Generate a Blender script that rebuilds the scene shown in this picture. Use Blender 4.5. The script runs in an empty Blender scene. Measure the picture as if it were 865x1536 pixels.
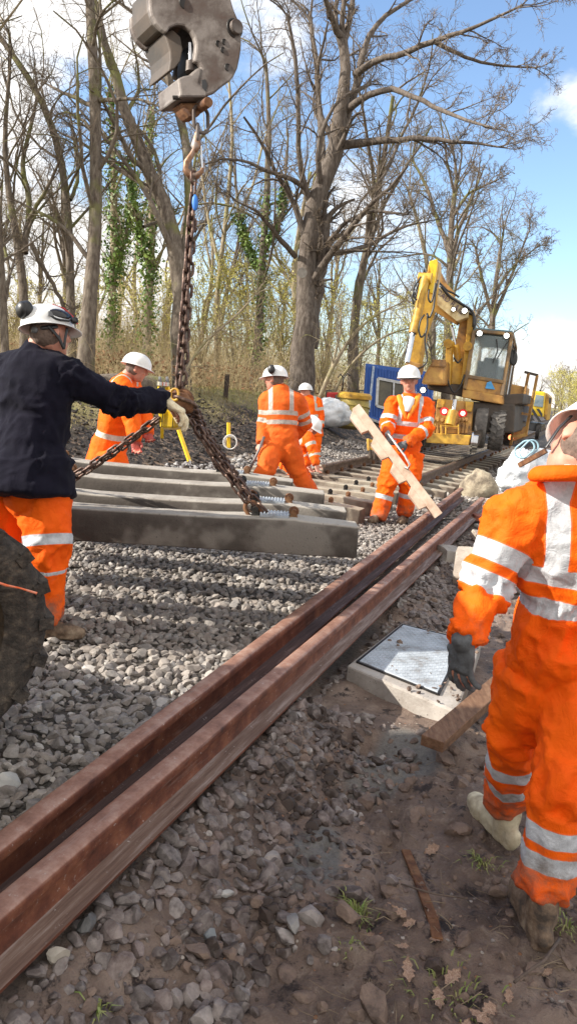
import bpy, bmesh, math, random
import numpy as np
from mathutils import Vector, Matrix
random.seed(7); RNG = np.random.default_rng(7)
SC = bpy.context.scene; COL = SC.collection
PI = math.pi
# ---------------------------------------------------------------- camera model
F = 1130.0; pit = math.radians(9.7); rol = math.radians(5.4)
CAM = np.array([0, 0, 1.5])
FW = np.array([0, math.cos(pit), -math.sin(pit)])
_r = np.array([1., 0, 0]); _u = np.array([0, math.sin(pit), math.cos(pit)])
CR = math.cos(rol)*_r + math.sin(rol)*_u
CU = -math.sin(rol)*_r + math.cos(rol)*_u
TH = math.radians(20.7)
def ray(px, py): return FW + (px-432.5)/F*CR + (768-py)/F*CU
def P(px, py, d): return CAM + d*ray(px, py)
def G(px, py, z=0.0):
    r = ray(px, py); return CAM + r*((z-1.5)/r[2])
def TR(v, u, z=0.0):
    return np.array([v*math.cos(TH)+u*math.sin(TH), -v*math.sin(TH)+u*math.cos(TH), z])
def VU(x, y): return x*math.cos(TH)-y*math.sin(TH), x*math.sin(TH)+y*math.cos(TH)
UD = TR(0, 1); VD = TR(1, 0); Z = np.array([0, 0, 1.])
def nrm(a):
    a = np.asarray(a, float); return a/(np.linalg.norm(a)+1e-12)
# ---------------------------------------------------------------- noise
def _h(i, j, k, s):
    n = (i*374761393 + j*668265263 + k*2147483647 + s*144665) & 0xffffffff
    n = ((n ^ (n >> 13))*1274126177) & 0xffffffff
    n = ((n ^ (n >> 16))*2246822519) & 0xffffffff
    return (n & 0xffff)/65535.0
def noise(p, s=0):
    p = np.asarray(p, float); i = np.floor(p).astype(np.int64); f = p-i; f = f*f*(3-2*f)
    r = 0
    for a in (0, 1):
        for b in (0, 1):
            for c in (0, 1):
                w = (f[:, 0] if a else 1-f[:, 0])*(f[:, 1] if b else 1-f[:, 1])*(f[:, 2] if c else 1-f[:, 2])
                r = r + w*_h(i[:, 0]+a, i[:, 1]+b, i[:, 2]+c, s)
    return r*2-1
def fbm(p, s=0, o=4):
    r = 0; a = 1.0; q = np.asarray(p, float)
    for k in range(o):
        r = r + a*noise(q, s+k*17); q = q*2.03+3.1; a *= .5
    return r
def sstep(a, b, x):
    t = np.clip((x-a)/(b-a), 0, 1); return t*t*(3-2*t)
# ---------------------------------------------------------------- objects
def tag(o, label=None, cat=None, group=None, kind=None):
    if label: o['label'] = label
    if cat: o['category'] = cat
    if group: o['group'] = group
    if kind: o['kind'] = kind
    return o
def empty(name, loc, label, cat, group=None):
    o = bpy.data.objects.new(name, None); COL.objects.link(o); o.location = [float(c) for c in loc]
    o.empty_display_size = .1
    return tag(o, label, cat, group)
def link(name, me, m, parent=None):
    o = bpy.data.objects.new(name, me); COL.objects.link(o)
    if m is not None: me.materials.append(m)
    if parent is not None:
        o.parent = parent
        L = Vector((0, 0, 0)); p = parent
        while p is not None: L = L+p.location; p = p.parent
        me.transform(Matrix.Translation(-L))
    return o
class MB:
    def __init__(s): s.v = []; s.f = []
    def add(s, V, Fc):
        n = len(s.v); s.v.extend([tuple(map(float, q)) for q in V]); s.f.extend([tuple(i+n for i in f) for f in Fc]); return s
    def box(s, c, sx, sy, sz, X=(1, 0, 0), Y=(0, 1, 0), Zv=(0, 0, 1), tz=1.0, ty=1.0):
        c = np.asarray(c, float); X = np.asarray(X, float); Y = np.asarray(Y, float); Zv = np.asarray(Zv, float); V = []
        for k in (-1, 1):
            q = tz if k > 0 else 1
            for i, j in ((-1, -1), (1, -1), (1, 1), (-1, 1)): V.append(c+X*i*sx/2*q+Y*j*sy/2*q*(ty if k > 0 else 1)+Zv*k*sz/2)
        return s.add(V, [(3, 2, 1, 0), (4, 5, 6, 7), (0, 1, 5, 4), (1, 2, 6, 5), (2, 3, 7, 6), (3, 0, 4, 7)])
    def beam(s, a, b, w, h, up=(0, 0, 1)):
        a = np.asarray(a, float); b = np.asarray(b, float); t = nrm(b-a); x = nrm(np.cross(t, up)); y = np.cross(x, t)
        return s.box((a+b)/2, w, np.linalg.norm(b-a), h, x, t, y)
    def loft(s, pts, A, B, lat, n=14, rnd=True, dome=1.0):
        pts = [np.asarray(p, float) for p in pts]; A = list(A); B = list(B)
        lat = np.asarray(lat, float)
        T = []
        for i in range(len(pts)):
            a = pts[max(i-1, 0)]; b = pts[min(i+1, len(pts)-1)]; T.append(nrm(b-a))
        rings = []
        def ring(c, t, a, b):
            L = lat-t*np.dot(lat, t); L = nrm(L); M = np.cross(t, L)
            return [c+L*a*math.cos(2*PI*k/n)+M*b*math.sin(2*PI*k/n) for k in range(n)]
        if rnd:
            for q in (0.97, .75, .4):
                r = math.sqrt(1-q*q); rings.append(ring(pts[0]-T[0]*q*min(A[0], B[0])*dome, T[0], A[0]*r, B[0]*r))
        for i in range(len(pts)): rings.append(ring(pts[i], T[i], A[i], B[i]))
        if rnd:
            for q in (.4, .75, .97):
                r = math.sqrt(1-q*q); rings.append(ring(pts[-1]+T[-1]*q*min(A[-1], B[-1])*dome, T[-1], A[-1]*r, B[-1]*r))
        V = [v for r in rings for v in r]; Fc = []
        for i in range(len(rings)-1):
            for k in range(n):
                k2 = (k+1) % n; Fc.append((i*n+k, i*n+k2, (i+1)*n+k2, (i+1)*n+k))
        Fc.append(tuple(range(n-1, -1, -1))); m = (len(rings)-1)*n; Fc.append(tuple(range(m, m+n)))
        return s.add(V, Fc)
    def tube(s, pts, r, n=8, rnd=False):
        pts = [np.asarray(p, float) for p in pts]
        if not hasattr(r, '__len__'): r = [r]*len(pts)
        t = nrm(pts[-1]-pts[0]); lat = nrm(np.cross(t, (0.31, .2, .93))) if abs(t[2]) < .9 else nrm(np.cross(t, (1, .1, 0)))
        return s.loft(pts, r, r, lat, n, rnd)
    def ell(s, c, X, Y, Zv, n=16, m=10):
        c = np.asarray(c, float); X, Y, Zv = map(lambda q: np.asarray(q, float), (X, Y, Zv)); V = [c-Zv]
        for i in range(1, m):
            t = -PI/2+PI*i/m
            for k in range(n):
                a = 2*PI*k/n; V.append(c+X*math.cos(t)*math.cos(a)+Y*math.cos(t)*math.sin(a)+Zv*math.sin(t))
        V.append(c+Zv); Fc = []
        for k in range(n): Fc.append((0, 1+(k+1) % n, 1+k))
        for i in range(m-2):
            for k in range(n): Fc.append((1+i*n+k, 1+i*n+(k+1) % n, 1+(i+1)*n+(k+1) % n, 1+(i+1)*n+k))
        l = len(V)-1
        for k in range(n): Fc.append((l, 1+(m-2)*n+k, 1+(m-2)*n+(k+1) % n))
        return s.add(V, Fc)
    def prism(s, poly, off):
        poly = [np.asarray(p, float) for p in poly]; off = np.asarray(off, float); n = len(poly)
        V = poly+[p+off for p in poly]
        return s.add(V, [tuple(range(n)), tuple(range(2*n-1, n-1, -1))]+[(i, i+n, (i+1) % n+n, (i+1) % n) for i in range(n)])
    def torus(s, c, N, R, r, X=None, ex=0.0, n=20, m=8):
        N = nrm(N); X = nrm(np.cross(N, (.3, .5, .8))) if X is None else nrm(X); Y = np.cross(N, X); c = np.asarray(c, float); V = []
        for i in range(n):
            a = 2*PI*i/n; d = X*math.cos(a)+Y*math.sin(a); cc = c+d*R+X*(ex if math.cos(a) >= 0 else -ex)
            for j in range(m):
                b = 2*PI*j/m; V.append(cc+d*r*math.cos(b)+N*r*math.sin(b))
        Fc = [(i*m+j, ((i+1) % n)*m+j, ((i+1) % n)*m+(j+1) % m, i*m+(j+1) % m) for i in range(n) for j in range(m)]
        return s.add(V, Fc)
    def cyl(s, c, N, r, h, n=24, r2=None):
        N = nrm(N); c = np.asarray(c, float)
        return s.tube([c-N*h/2, c+N*h/2], [r, r if r2 is None else r2], n)
    def mesh(s, name):
        me = bpy.data.meshes.new(name); me.from_pydata(s.v, [], s.f); me.update()
        bm = bmesh.new(); bm.from_mesh(me); bmesh.ops.recalc_face_normals(bm, faces=bm.faces); bm.to_mesh(me); bm.free()
        return me
    def build(s, name, m, parent=None, smooth=False, bevel=0, solid=0, sub=0):
        me = s.mesh(name)
        o = link(name, me, m, parent)
        if smooth:
            me.shade_smooth()
            if smooth == 2: me.set_sharp_from_angle(angle=math.radians(40))
        if solid: q = o.modifiers.new('s', 'SOLIDIFY'); q.thickness = solid; q.offset = 0
        if bevel:
            q = o.modifiers.new('b', 'BEVEL'); q.width = bevel; q.segments = 2; q.limit_method = 'ANGLE'; q.angle_limit = math.radians(40)
        if sub: q = o.modifiers.new('u', 'SUBSURF'); q.levels = sub; q.render_levels = sub
        return o
def mesh_np(name, V, Q, smooth=True, attrs=None):
    V = np.ascontiguousarray(V, dtype=np.float32); Q = np.ascontiguousarray(Q, dtype=np.int32); k = Q.shape[1]
    me = bpy.data.meshes.new(name); me.vertices.add(len(V)); me.loops.add(Q.size); me.polygons.add(len(Q))
    me.vertices.foreach_set('co', V.ravel()); me.loops.foreach_set('vertex_index', Q.ravel())
    me.polygons.foreach_set('loop_start', np.arange(0, Q.size, k, dtype=np.int32))
    me.polygons.foreach_set('loop_total', np.full(len(Q), k, dtype=np.int32))
    me.polygons.foreach_set('use_smooth', np.full(len(Q), smooth, dtype=bool))
    me.update(calc_edges=True)
    for a, d in (attrs or {}).items():
        t = me.attributes.new(a, 'FLOAT', 'POINT'); t.data.foreach_set('value', np.ascontiguousarray(d, dtype=np.float32))
    return me
# ---------------------------------------------------------------- materials
def lin(c): return tuple(((x/255)/12.92 if x/255 <= .04045 else ((x/255+.055)/1.055)**2.4) for x in c)
class NT:
    def __init__(s, name):
        s.m = bpy.data.materials.new(name); s.m.use_nodes = True; s.t = s.m.node_tree; s.t.nodes.clear()
        s.out = s.n('ShaderNodeOutputMaterial'); s.b = s.n('ShaderNodeBsdfPrincipled'); s.l(s.b.outputs[0], s.out.inputs[0])
        s.tc = s.n('ShaderNodeTexCoord')
    def n(s, ty, **k):
        x = s.t.nodes.new(ty)
        for a, b in k.items(): setattr(x, a, b)
        return x
    def l(s, a, b): s.t.links.new(a, b)
    def noise(s, scale, detail=4, rough=.6, vec=None, dist=0.0):
        x = s.n('ShaderNodeTexNoise'); x.inputs['Scale'].default_value = scale; x.inputs['Detail'].default_value = detail
        x.inputs['Roughness'].default_value = rough; x.inputs['Distortion'].default_value = dist
        s.l(vec if vec is not None else s.tc.outputs['Object'], x.inputs['Vector']); return x.outputs[0]
    def ramp(s, fac, stops):
        x = s.n('ShaderNodeValToRGB'); e = x.color_ramp.elements
        while len(e) < len(stops): e.new(.5)
        for i, (p, c) in enumerate(stops): e[i].position = p; e[i].color = (*c, 1) if len(c) == 3 else c
        s.l(fac, x.inputs[0]); return x.outputs[0]
    def step(s, fac, a, b):
        x = s.n('ShaderNodeMapRange'); x.interpolation_type = 'SMOOTHSTEP'
        x.inputs[1].default_value = a; x.inputs[2].default_value = b; s.l(fac, x.inputs[0]); return x.outputs[0]
    def mix(s, f, a, b):
        x = s.n('ShaderNodeMix', data_type='RGBA')
        for v, i in ((f, 0), (a, 6), (b, 7)):
            if isinstance(v, (int, float)): x.inputs[i].default_value = v
            elif isinstance(v, tuple): x.inputs[i].default_value = (*v, 1)
            else: s.l(v, x.inputs[i])
        return x.outputs[2]
    def math(s, op, a, b=0.0):
        x = s.n('ShaderNodeMath', operation=op)
        for v, i in ((a, 0), (b, 1)):
            if isinstance(v, (int, float)): x.inputs[i].default_value = v
            else: s.l(v, x.inputs[i])
        return x.outputs[0]
    def attr(s, name):
        x = s.n('ShaderNodeAttribute'); x.attribute_name = name; return x.outputs['Fac']
    def bump(s, h, strength=.5, dist=.01):
        x = s.n('ShaderNodeBump'); x.inputs['Strength'].default_value = strength; x.inputs['Distance'].default_value = dist
        s.l(h, x.inputs['Height']); s.l(x.outputs[0], s.b.inputs['Normal'])
    def set(s, col=None, rough=None, metal=None, spec=None):
        for v, k in ((col, 'Base Color'), (rough, 'Roughness'), (metal, 'Metallic'), (spec, 'Specular IOR Level')):
            if v is None: continue
            if isinstance(v, tuple): s.b.inputs[k].default_value = (*v, 1)
            elif isinstance(v, (int, float)): s.b.inputs[k].default_value = v
            else: s.l(v, s.b.inputs[k])
        return s
_mc = {}
def simple(name, c1, c2=None, scale=8, rough=.7, metal=0, bump=.3, bdist=.004, c3=None, bscale=None, lo=.35, hi=.65, spec=.5):
    if name in _mc: return _mc[name]
    t = NT(name); c2 = c2 or tuple(x*.7 for x in c1)
    st = [(lo, c2), (hi, c1)]
    if c3: st = [(lo, c2), ((lo+hi)/2, c1), (hi, c3)]
    t.set(t.ramp(t.noise(scale, 6, .65), st), rough, metal, spec)
    if bump: t.bump(t.noise(bscale or scale*5, 5, .6), bump, bdist)
    _mc[name] = t.m; return t.m
def emit(name, c, s):
    t = NT(name); t.set((.8, .8, .8), .3); t.b.inputs['Emission Color'].default_value = (*c, 1); t.b.inputs['Emission Strength'].default_value = s; return t.m
M = {}
def rust_rail(dark=False):
    t = NT('rail_steel'); a = t.noise(9, 6, .7); b = t.noise(60, 5, .7)
    mp = t.n('ShaderNodeMapping'); mp.inputs['Rotation'].default_value = (0, 0, TH); t.l(t.tc.outputs['Object'], mp.inputs[0])
    mq = t.n('ShaderNodeMapping'); mq.inputs['Scale'].default_value = (26, 1.3, 26); t.l(mp.outputs[0], mq.inputs[0])
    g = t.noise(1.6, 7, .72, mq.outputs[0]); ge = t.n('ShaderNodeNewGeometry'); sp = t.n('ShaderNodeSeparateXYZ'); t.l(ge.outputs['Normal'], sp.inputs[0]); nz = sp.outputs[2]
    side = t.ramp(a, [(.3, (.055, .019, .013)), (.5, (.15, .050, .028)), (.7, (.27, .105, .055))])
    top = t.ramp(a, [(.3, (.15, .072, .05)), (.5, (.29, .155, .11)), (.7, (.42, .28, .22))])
    foot = t.ramp(g, [(.3, (.085, .045, .032)), (.5, (.17, .105, .075)), (.72, (.36, .29, .25))])
    if dark: foot = t.ramp(g, [(.3, (.035, .018, .014)), (.6, (.09, .045, .032))])
    pz = t.n('ShaderNodeSeparateXYZ'); t.l(t.tc.outputs['Object'], pz.inputs[0])
    up = t.mix(t.step(pz.outputs[2], .15, .17), foot, top)
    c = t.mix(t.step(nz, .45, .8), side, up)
    c = t.mix(t.math('MULTIPLY', t.step(g, .56, .70), .5), c, (.33, .24, .20))
    c = t.mix(t.math('MULTIPLY', t.step(b, .60, .70), t.step(a, .45, .6)), c, (.46, .40, .37))
    t.set(c, t.ramp(g, [(.3, (.75,)*3), (.7, (.45,)*3)]), .25); t.bump(b, .35, .002); return t.m
M['rail'] = rust_rail(); M['rail_dark'] = rust_rail(True)
M['rust'] = simple('rusty_steel', (.17, .075, .035), (.07, .035, .022), 14, .75, .4, .5, .003, c3=(.26, .14, .07))
M['chain'] = simple('chain_steel', (.095, .055, .042), (.045, .028, .022), 25, .5, .6, .4, .002, c3=(.22, .15, .115))
M['hook'] = simple('cast_hook', (.30, .16, .09), (.12, .08, .06), 12, .5, .6, .3, .002, c3=(.30, .27, .25))
M['orange_plain'] = simple('orange_collar_cloth', (.95, .135, .001), (.84, .09, .001), 9, .75, 0, .5, .01, spec=.2)
M['hitch'] = simple('worn_cast_steel', (.088, .068, .058), (.06, .03, .021), 5, .6, .35, .35, .004, c3=(.19, .165, .15), bscale=60, lo=.28, hi=.6)
M['darksteel'] = simple('oily_steel', (.05, .045, .042), (.02, .018, .016), 10, .5, .5, .3)
M['chrome'] = simple('ram_chrome', (.6, .6, .62), (.5, .5, .5), 5, .15, 1, 0)
M['yellow'] = simple('yellow_paint', (.50, .27, .03), (.16, .09, .035), 3.5, .5, 0, .2, .003, c3=(.66, .40, .05), bscale=30, lo=.3, hi=.62)
M['yellowbright'] = simple('bright_yellow_paint', (.85, .58, .02), (.55, .33, .03), 8, .4, 0, .1, .002, lo=.2, hi=.5)
M['brownpaint'] = simple('rusty_orange_paint', (.40, .20, .05), (.15, .085, .04), 3, .6, .05, .3, .004, c3=(.52, .30, .07))
M['darkbrown'] = simple('grimy_frame', (.085, .06, .042), (.035, .028, .022), 4, .65, .1, .3)
M['rubber'] = simple('tyre_rubber', (.13, .12, .11), (.07, .065, .06), 12, .85, 0, .5, .004, c3=(.24, .21, .18), lo=.3, hi=.8)
M['mudrubber'] = simple('muddy_tyre_rubber', (.06, .048, .038), (.022, .018, .015), 26, .85, 0, 1, .012, c3=(.16, .125, .09), bscale=55, lo=.35, hi=.75)
M['black'] = simple('black_plastic', (.02, .02, .022), (.012,)*3, 6, .4, 0, .1)
M['grey'] = simple('grey_plastic', (.16, .165, .17), (.12,)*3, 6, .5, 0, .1)
M['white'] = simple('white_hat_plastic', (.80, .80, .79), (.70, .70, .68), 9, .32, 0, .05, .001)
M['red'] = simple('red_paint', (.55, .02, .02), (.4, .02, .02), 9, .4, 0, .05)
M['skin'] = simple('skin', (.56, .27, .19), (.46, .19, .13), 14, .55, 0, .25, .002)
M['hair'] = simple('grey_hair', (.20, .14, .11), (.09, .06, .045), 60, .8, 0, .8, .003)
M['cream'] = simple('cream_glove', (.72, .62, .42), (.42, .30, .15), 12, .8, 0, .5, .004, c3=(.80, .74, .58), bscale=70)
M['greyglove'] = simple('grey_glove', (.13, .14, .15), (.05, .05, .052), 18, .8, 0, .6, .003)
M['blueglove'] = simple('pale_blue_glove', (.30, .37, .42), (.16, .2, .22), 18, .8, 0, .5, .003)
M['redglove'] = simple('red_rubber_glove', (.42, .05, .03), (.25, .04, .03), 18, .5, 0, .4, .003)
M['boot'] = simple('muddy_boot', (.17, .115, .075), (.06, .045, .035), 16, .8, 0, .8, .006, c3=(.30, .23, .16))
M['creamboot'] = simple('cream_boot', (.62, .56, .40), (.32, .26, .17), 14, .55, 0, .3, .003)
M['tee'] = simple('white_tee', (.75, .75, .76), (.62,)*3, 9, .9, 0, .3)
def concrete(name, base, dark, moss, st=5, side=None):
    t = NT(name); a = t.noise(st, 8, .7); b = t.noise(70, 5, .7); c = t.noise(1.7, 4, .6)
    col = t.ramp(a, [(.3, dark), (.55, base), (.75, tuple(x*1.35 for x in base))])
    col = t.mix(t.step(c, .5, .66), col, moss)
    vo = t.n('ShaderNodeTexVoronoi'); vo.inputs['Scale'].default_value = 42; t.l(t.tc.outputs['Object'], vo.inputs['Vector'])
    col = t.mix(t.math('MULTIPLY', t.step(vo.outputs['Distance'], .22, .1), t.step(b, .5, .56)), col, tuple(x*.3 for x in dark))
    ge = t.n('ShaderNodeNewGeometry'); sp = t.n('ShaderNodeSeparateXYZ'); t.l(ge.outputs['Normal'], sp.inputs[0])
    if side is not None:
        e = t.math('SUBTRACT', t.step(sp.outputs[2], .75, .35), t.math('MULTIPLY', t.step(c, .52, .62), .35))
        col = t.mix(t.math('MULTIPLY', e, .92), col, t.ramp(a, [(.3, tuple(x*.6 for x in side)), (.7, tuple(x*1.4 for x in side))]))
    t.set(col, .85); t.bump(t.math('ADD', b, t.math('MULTIPLY', a, 2.0)), .55, .006); return t.m
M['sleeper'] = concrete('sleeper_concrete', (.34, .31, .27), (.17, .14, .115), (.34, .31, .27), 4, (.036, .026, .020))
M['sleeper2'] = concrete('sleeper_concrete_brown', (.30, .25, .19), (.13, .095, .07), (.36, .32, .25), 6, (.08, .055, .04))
M['slab'] = concrete('slab_concrete', (.36, .33, .30), (.22, .19, .165), (.28, .24, .20), 5)
M['blocks'] = concrete('block_concrete', (.36, .31, .26), (.2, .16, .13), (.30, .2, .15), 7)
M['brick'] = simple('brick', (.30, .10, .07), (.16, .07, .05), 9, .85, 0, .6, .005, c3=(.38, .2, .15))
M['lid'] = simple('galvanised_lid', (.36, .39, .42), (.19, .165, .145), 7, .6, .2, .3, .003, c3=(.46, .50, .54), lo=.3, hi=.6)
M['post'] = simple('dark_post', (.06, .04, .03), (.03, .022, .018), 9, .9, 0, .5)
def timber(name, a, b, c, sc=(3, 40, 40), rot=None):
    t = NT(name); mp = t.n('ShaderNodeMapping'); mp.inputs['Scale'].default_value = sc
    if rot: mp.inputs['Rotation'].default_value = rot
    t.l(t.tc.outputs['Object'], mp.inputs[0]); g = t.noise(1.5, 6, .65, mp.outputs[0]); k = t.noise(6, 4, .6)
    col = t.ramp(g, [(.3, a), (.5, b), (.7, c)]); col = t.mix(t.step(k, .56, .7), col, tuple(x*.55 for x in b)); t.set(col, .8); t.bump(g, .4, .003); return t.m
M['pale_timber'] = simple('pale_timber', (.60, .45, .34), (.46, .32, .23), 7, .8, 0, .3, .003, c3=(.70, .56, .45))
M['dark_timber'] = timber('dark_timber', (.07, .035, .018), (.15, .075, .038), (.22, .13, .075), (30, 6, 30))
def garment_mat(name, c, c2, dirt=(.16, .12, .09), rough=.72, tapec=(.50, .51, .52), bs=1.0):
    t = NT(name); n = t.noise(5, 4, .6); col = t.ramp(n, [(.3, c2), (.65, c)])
    da = t.math('ADD', t.attr('dirt'), t.math('MULTIPLY', t.math('SUBTRACT', t.noise(13, 6, .7), .5), 1.2))
    tp = t.step(t.attr('tape'), .0012, -.0012)
    tc = t.ramp(t.noise(30, 5, .7), [(.3, tuple(x*.72 for x in tapec)), (.6, tapec)])
    col = t.mix(tp, col, tc)
    edge = t.math('MULTIPLY', t.step(t.attr('tape'), .0045, .003), t.step(t.attr('tape'), .0015, .003))
    col = t.mix(t.math('MULTIPLY', edge, .45), col, tuple(min(1, x*1.1+.1) for x in c))
    col = t.mix(t.math('MULTIPLY', t.step(da, .42, .95), .8), col, dirt)
    t.set(col, t.math('SUBTRACT', rough, t.math('MULTIPLY', tp, .2)), 0, .22)
    t.b.inputs['Sheen Weight'].default_value = .0
    h = t.math('ADD', t.noise(16, 5, .62, dist=.8), t.math('MULTIPLY', t.noise(300, 2, .5), .12))
    t.bump(h, .65*bs, .016); return t.m
M['orange'] = garment_mat('hi_vis_orange_cloth', (.95, .135, .001), (.86, .092, .001), tapec=(.56, .58, .61))
M['orange_dull'] = garment_mat('worn_orange_cloth', (.78, .13, .012), (.60, .095, .012), dirt=(.22, .12, .07), tapec=(.50, .45, .40))
M['orange_far'] = garment_mat('orange_jacket_cloth', (.95, .15, .002), (.85, .09, .002), tapec=(.56, .53, .46))
M['yellowtrim'] = simple('yellow_orange_lining', (.85, .30, .02), (.8, .22, .01), 9, .7, 0, .3)
def navy():
    t = NT('navy_sweater'); n = t.noise(6, 5, .7)
    t.set(t.ramp(n, [(.3, (.005, .005, .011)), (.7, (.011, .010, .020))]), .92, 0, .12); t.b.inputs['Sheen Weight'].default_value = .03
    t.bump(t.math('ADD', t.noise(9, 5, .6, dist=1.0), t.math('MULTIPLY', t.noise(220, 2, .5), .2)), .5, .014); return t.m
M['navy'] = navy()
# ================================================================ GROUND
def height(v, u, detail=True):
    v = np.asarray(v, float); u = np.asarray(u, float); p = np.stack([v, u, np.zeros_like(v)], 1)
    z = np.zeros_like(v)
    edge = 0.25*noise(p*[.7, .7, 1], 5)
    bank = sstep(-4.9, -8.6, v+edge)
    z = z+bank*(.95+.25*noise(p*.12, 9))*sstep(-3, 4, u+4)
    z = z+sstep(-9, -40, v)*.5
    z = z-.14*sstep(-1.12, -.72, v+edge*.3)*sstep(9, 7, u)
    z = z+.0*v+sstep(2.2, 7, v)*.55*sstep(5, 12, u)
    rock = sstep(-1.0, -.7, v+edge*.3)*sstep(9, 6, u)
    far = sstep(14, 6, u)
    if detail:
        mud = (.045*fbm(p*1.6, 31, 3)+.026*fbm(p*5, 32, 3)+.020*np.abs(fbm(p*13, 33, 3))+.006*fbm(p*40, 34, 2))
        d = np.hypot(v+.35, u-2.3)
        z = z+rock*mud
        z = z+(1-rock)*(.010*fbm(p*6, 40, 2))*far
        mul = sstep(-4.8, -5.6, v+edge)
        z = z+mul*(.05*fbm(p*2.2, 50, 3)+.03*np.abs(fbm(p*9, 51, 2)))*sstep(40, 14, u)
        # rut with wet water-worn trough, low front of frame, and the hole beside the slab
        z = z-.05*np.exp(-((v+.42)**2/.012+(u-1.75)**2/.05))
        z = z-.05*np.exp(-((v+.75)**2/.02+(u-3.25)**2/.12))*rock
        z = z-.07*np.exp(-((v+.30)**2/.004+(u-4.0)**2/.6))
        # cable groove in the mud
        z = z-.035*np.exp(-((v+.42+.10*(u-2.3))**2/.0012))*sstep(1.95, 2.1, u)*sstep(2.95, 2.75, u)
    if detail:
        sb = sstep(-1.35, -1.1, v)*sstep(-.15, -.34, v)*sstep(3.2, 3.4, u)*sstep(5.2, 4.95, u); z = z*(1-sb)+sb*(-.095+.012*fbm(p*5, 32, 3))
    return z
def axis(segs):
    o = []
    for a, b, s in segs: o.extend(list(np.arange(a, b, s)))
    return np.array(o)
va = axis([(-300, -60, 30), (-60, -20, 2.5), (-20, -9, .5), (-9, -4.6, .09), (-4.6, -1.2, .07), (-1.2, .95, .0155), (.95, 3, .1), (3, 12, .6), (12, 60, 5), (60, 301, 30)])
ua = axis([(-60, -4, 6), (-4, 1.0, .25), (1.0, 4.6, .0165), (4.6, 9, .05), (9, 16, .1), (16, 30, .4), (30, 80, 3), (80, 901, 40)])
VV, UU = np.meshgrid(va, ua, indexing='ij'); vf = VV.ravel(); uf = UU.ravel()
zz = height(vf, uf)
X = vf*math.cos(TH)+uf*math.sin(TH); Y = -vf*math.sin(TH)+uf*math.cos(TH)
nu = len(ua); i, j = np.meshgrid(np.arange(len(va)-1), np.arange(nu-1), indexing='ij'); k = (i*nu+j).ravel()
Q = np.stack([k, k+1, k+nu+1, k+nu], 1)[:, ::-1]
pp = np.stack([vf, uf, 0*vf], 1); ed = .3*noise(pp*.9, 60)+.12*noise(pp*4, 61)
a_bal = sstep(-5.1, -4.8, vf+ed)*sstep(-1.05, -1.25, vf+ed*.3)
a_gr = np.clip(sstep(-7.0, -7.9, vf+ed*2)+sstep(2.3, 3.2, vf+ed)*sstep(5, 8, uf), 0, 1)
a_mul = sstep(-4.8, -5.1, vf+ed)*(1-a_gr)
wet = np.clip(np.exp(-((vf+.62+ed*.5)**2/.03+(uf-3.15)**2/.10))*1.2+np.exp(-((vf+.72+ed*.4)**2/.015+(uf-2.35)**2/.06))*1.1, 0, 1)
me = mesh_np('ground', np.stack([X, Y, zz], 1), Q, True, {'ballast': a_bal, 'grass': a_gr, 'mulch': a_mul, 'wet': wet})
def ground_mat():
    t = NT('ground_surface'); n1 = t.noise(2.2, 8, .68); n2 = t.noise(11, 8, .72); n3 = t.noise(70, 6, .7)
    mud = t.ramp(n1, [(.3, (.075, .053, .043)), (.5, (.18, .127, .10)), (.68, (.33, .25, .20))])
    mud = t.mix(t.step(n2, .52, .68), mud, (.28, .215, .17)); mud = t.mix(t.step(n2, .47, .36), mud, (.030, .020, .018))
    vo = t.n('ShaderNodeTexVoronoi'); vo.inputs['Scale'].default_value = 34; t.l(t.tc.outputs['Object'], vo.inputs['Vector'])
    peb = t.step(vo.outputs['Distance'], .25, .18)
    sel = t.n('ShaderNodeSeparateColor'); t.l(vo.outputs['Color'], sel.inputs[0])
    pm = t.math('MULTIPLY', peb, t.step(sel.outputs[0], .80, .84))
    pc = t.ramp(sel.outputs[1], [(.2, (.30, .15, .08)), (.5, (.32, .27, .22)), (.8, (.50, .44, .38))])
    mud = t.mix(pm, mud, pc)
    oc = t.noise(1.3, 4, .6, dist=.5); mud = t.mix(t.math('MULTIPLY', t.step(oc, .62, .72), .8), mud, (.30, .20, .10))
    wetc = t.ramp(n3, [(.3, (.13, .118, .105)), (.7, (.22, .205, .185))]); mud = t.mix(t.step(t.attr('wet'), .3, .6), mud, wetc)
    bal = t.ramp(n3, [(.35, (.03, .026, .022)), (.6, (.10, .085, .07)), (.75, (.24, .21, .18))])
    mul = t.ramp(n2, [(.35, (.012, .010, .009)), (.55, (.045, .036, .030)), (.75, (.12, .09, .07))])
    vg = t.n('ShaderNodeTexVoronoi'); vg.inputs['Scale'].default_value = 16; t.l(t.tc.outputs['Object'], vg.inputs['Vector'])
    sg = t.n('ShaderNodeSeparateColor'); t.l(vg.outputs['Color'], sg.inputs[0])
    mul = t.mix(t.step(sg.outputs[0], .7, .8), mul, (.17, .12, .085))
    gr = t.ramp(n2, [(.35, (.10, .085, .045)), (.5, (.20, .17, .07)), (.7, (.30, .24, .13))])
    c = t.mix(t.attr('ballast'), mud, bal); c = t.mix(t.attr('mulch'), c, mul); c = t.mix(t.attr('grass'), c, gr)
    rg = t.math('SUBTRACT', t.ramp(n2, [(.3, (.45,)*3), (.6, (.85,)*3)]), t.math('MULTIPLY', t.attr('wet'), .2))
    t.set(c, rg, 0, .4)
    h = t.math('ADD', t.math('MULTIPLY', n2, 1.6), t.math('MULTIPLY', n3, .7)); h = t.math('ADD', h, t.math('MULTIPLY', pm, .3)); t.bump(h, .9, .02); return t.m
g = link('ground', me, ground_mat()); tag(g, kind='structure')
def gz(x, y):
    v, u = VU(x, y); return float(height(np.array([v]), np.array([u]))[0])
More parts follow.
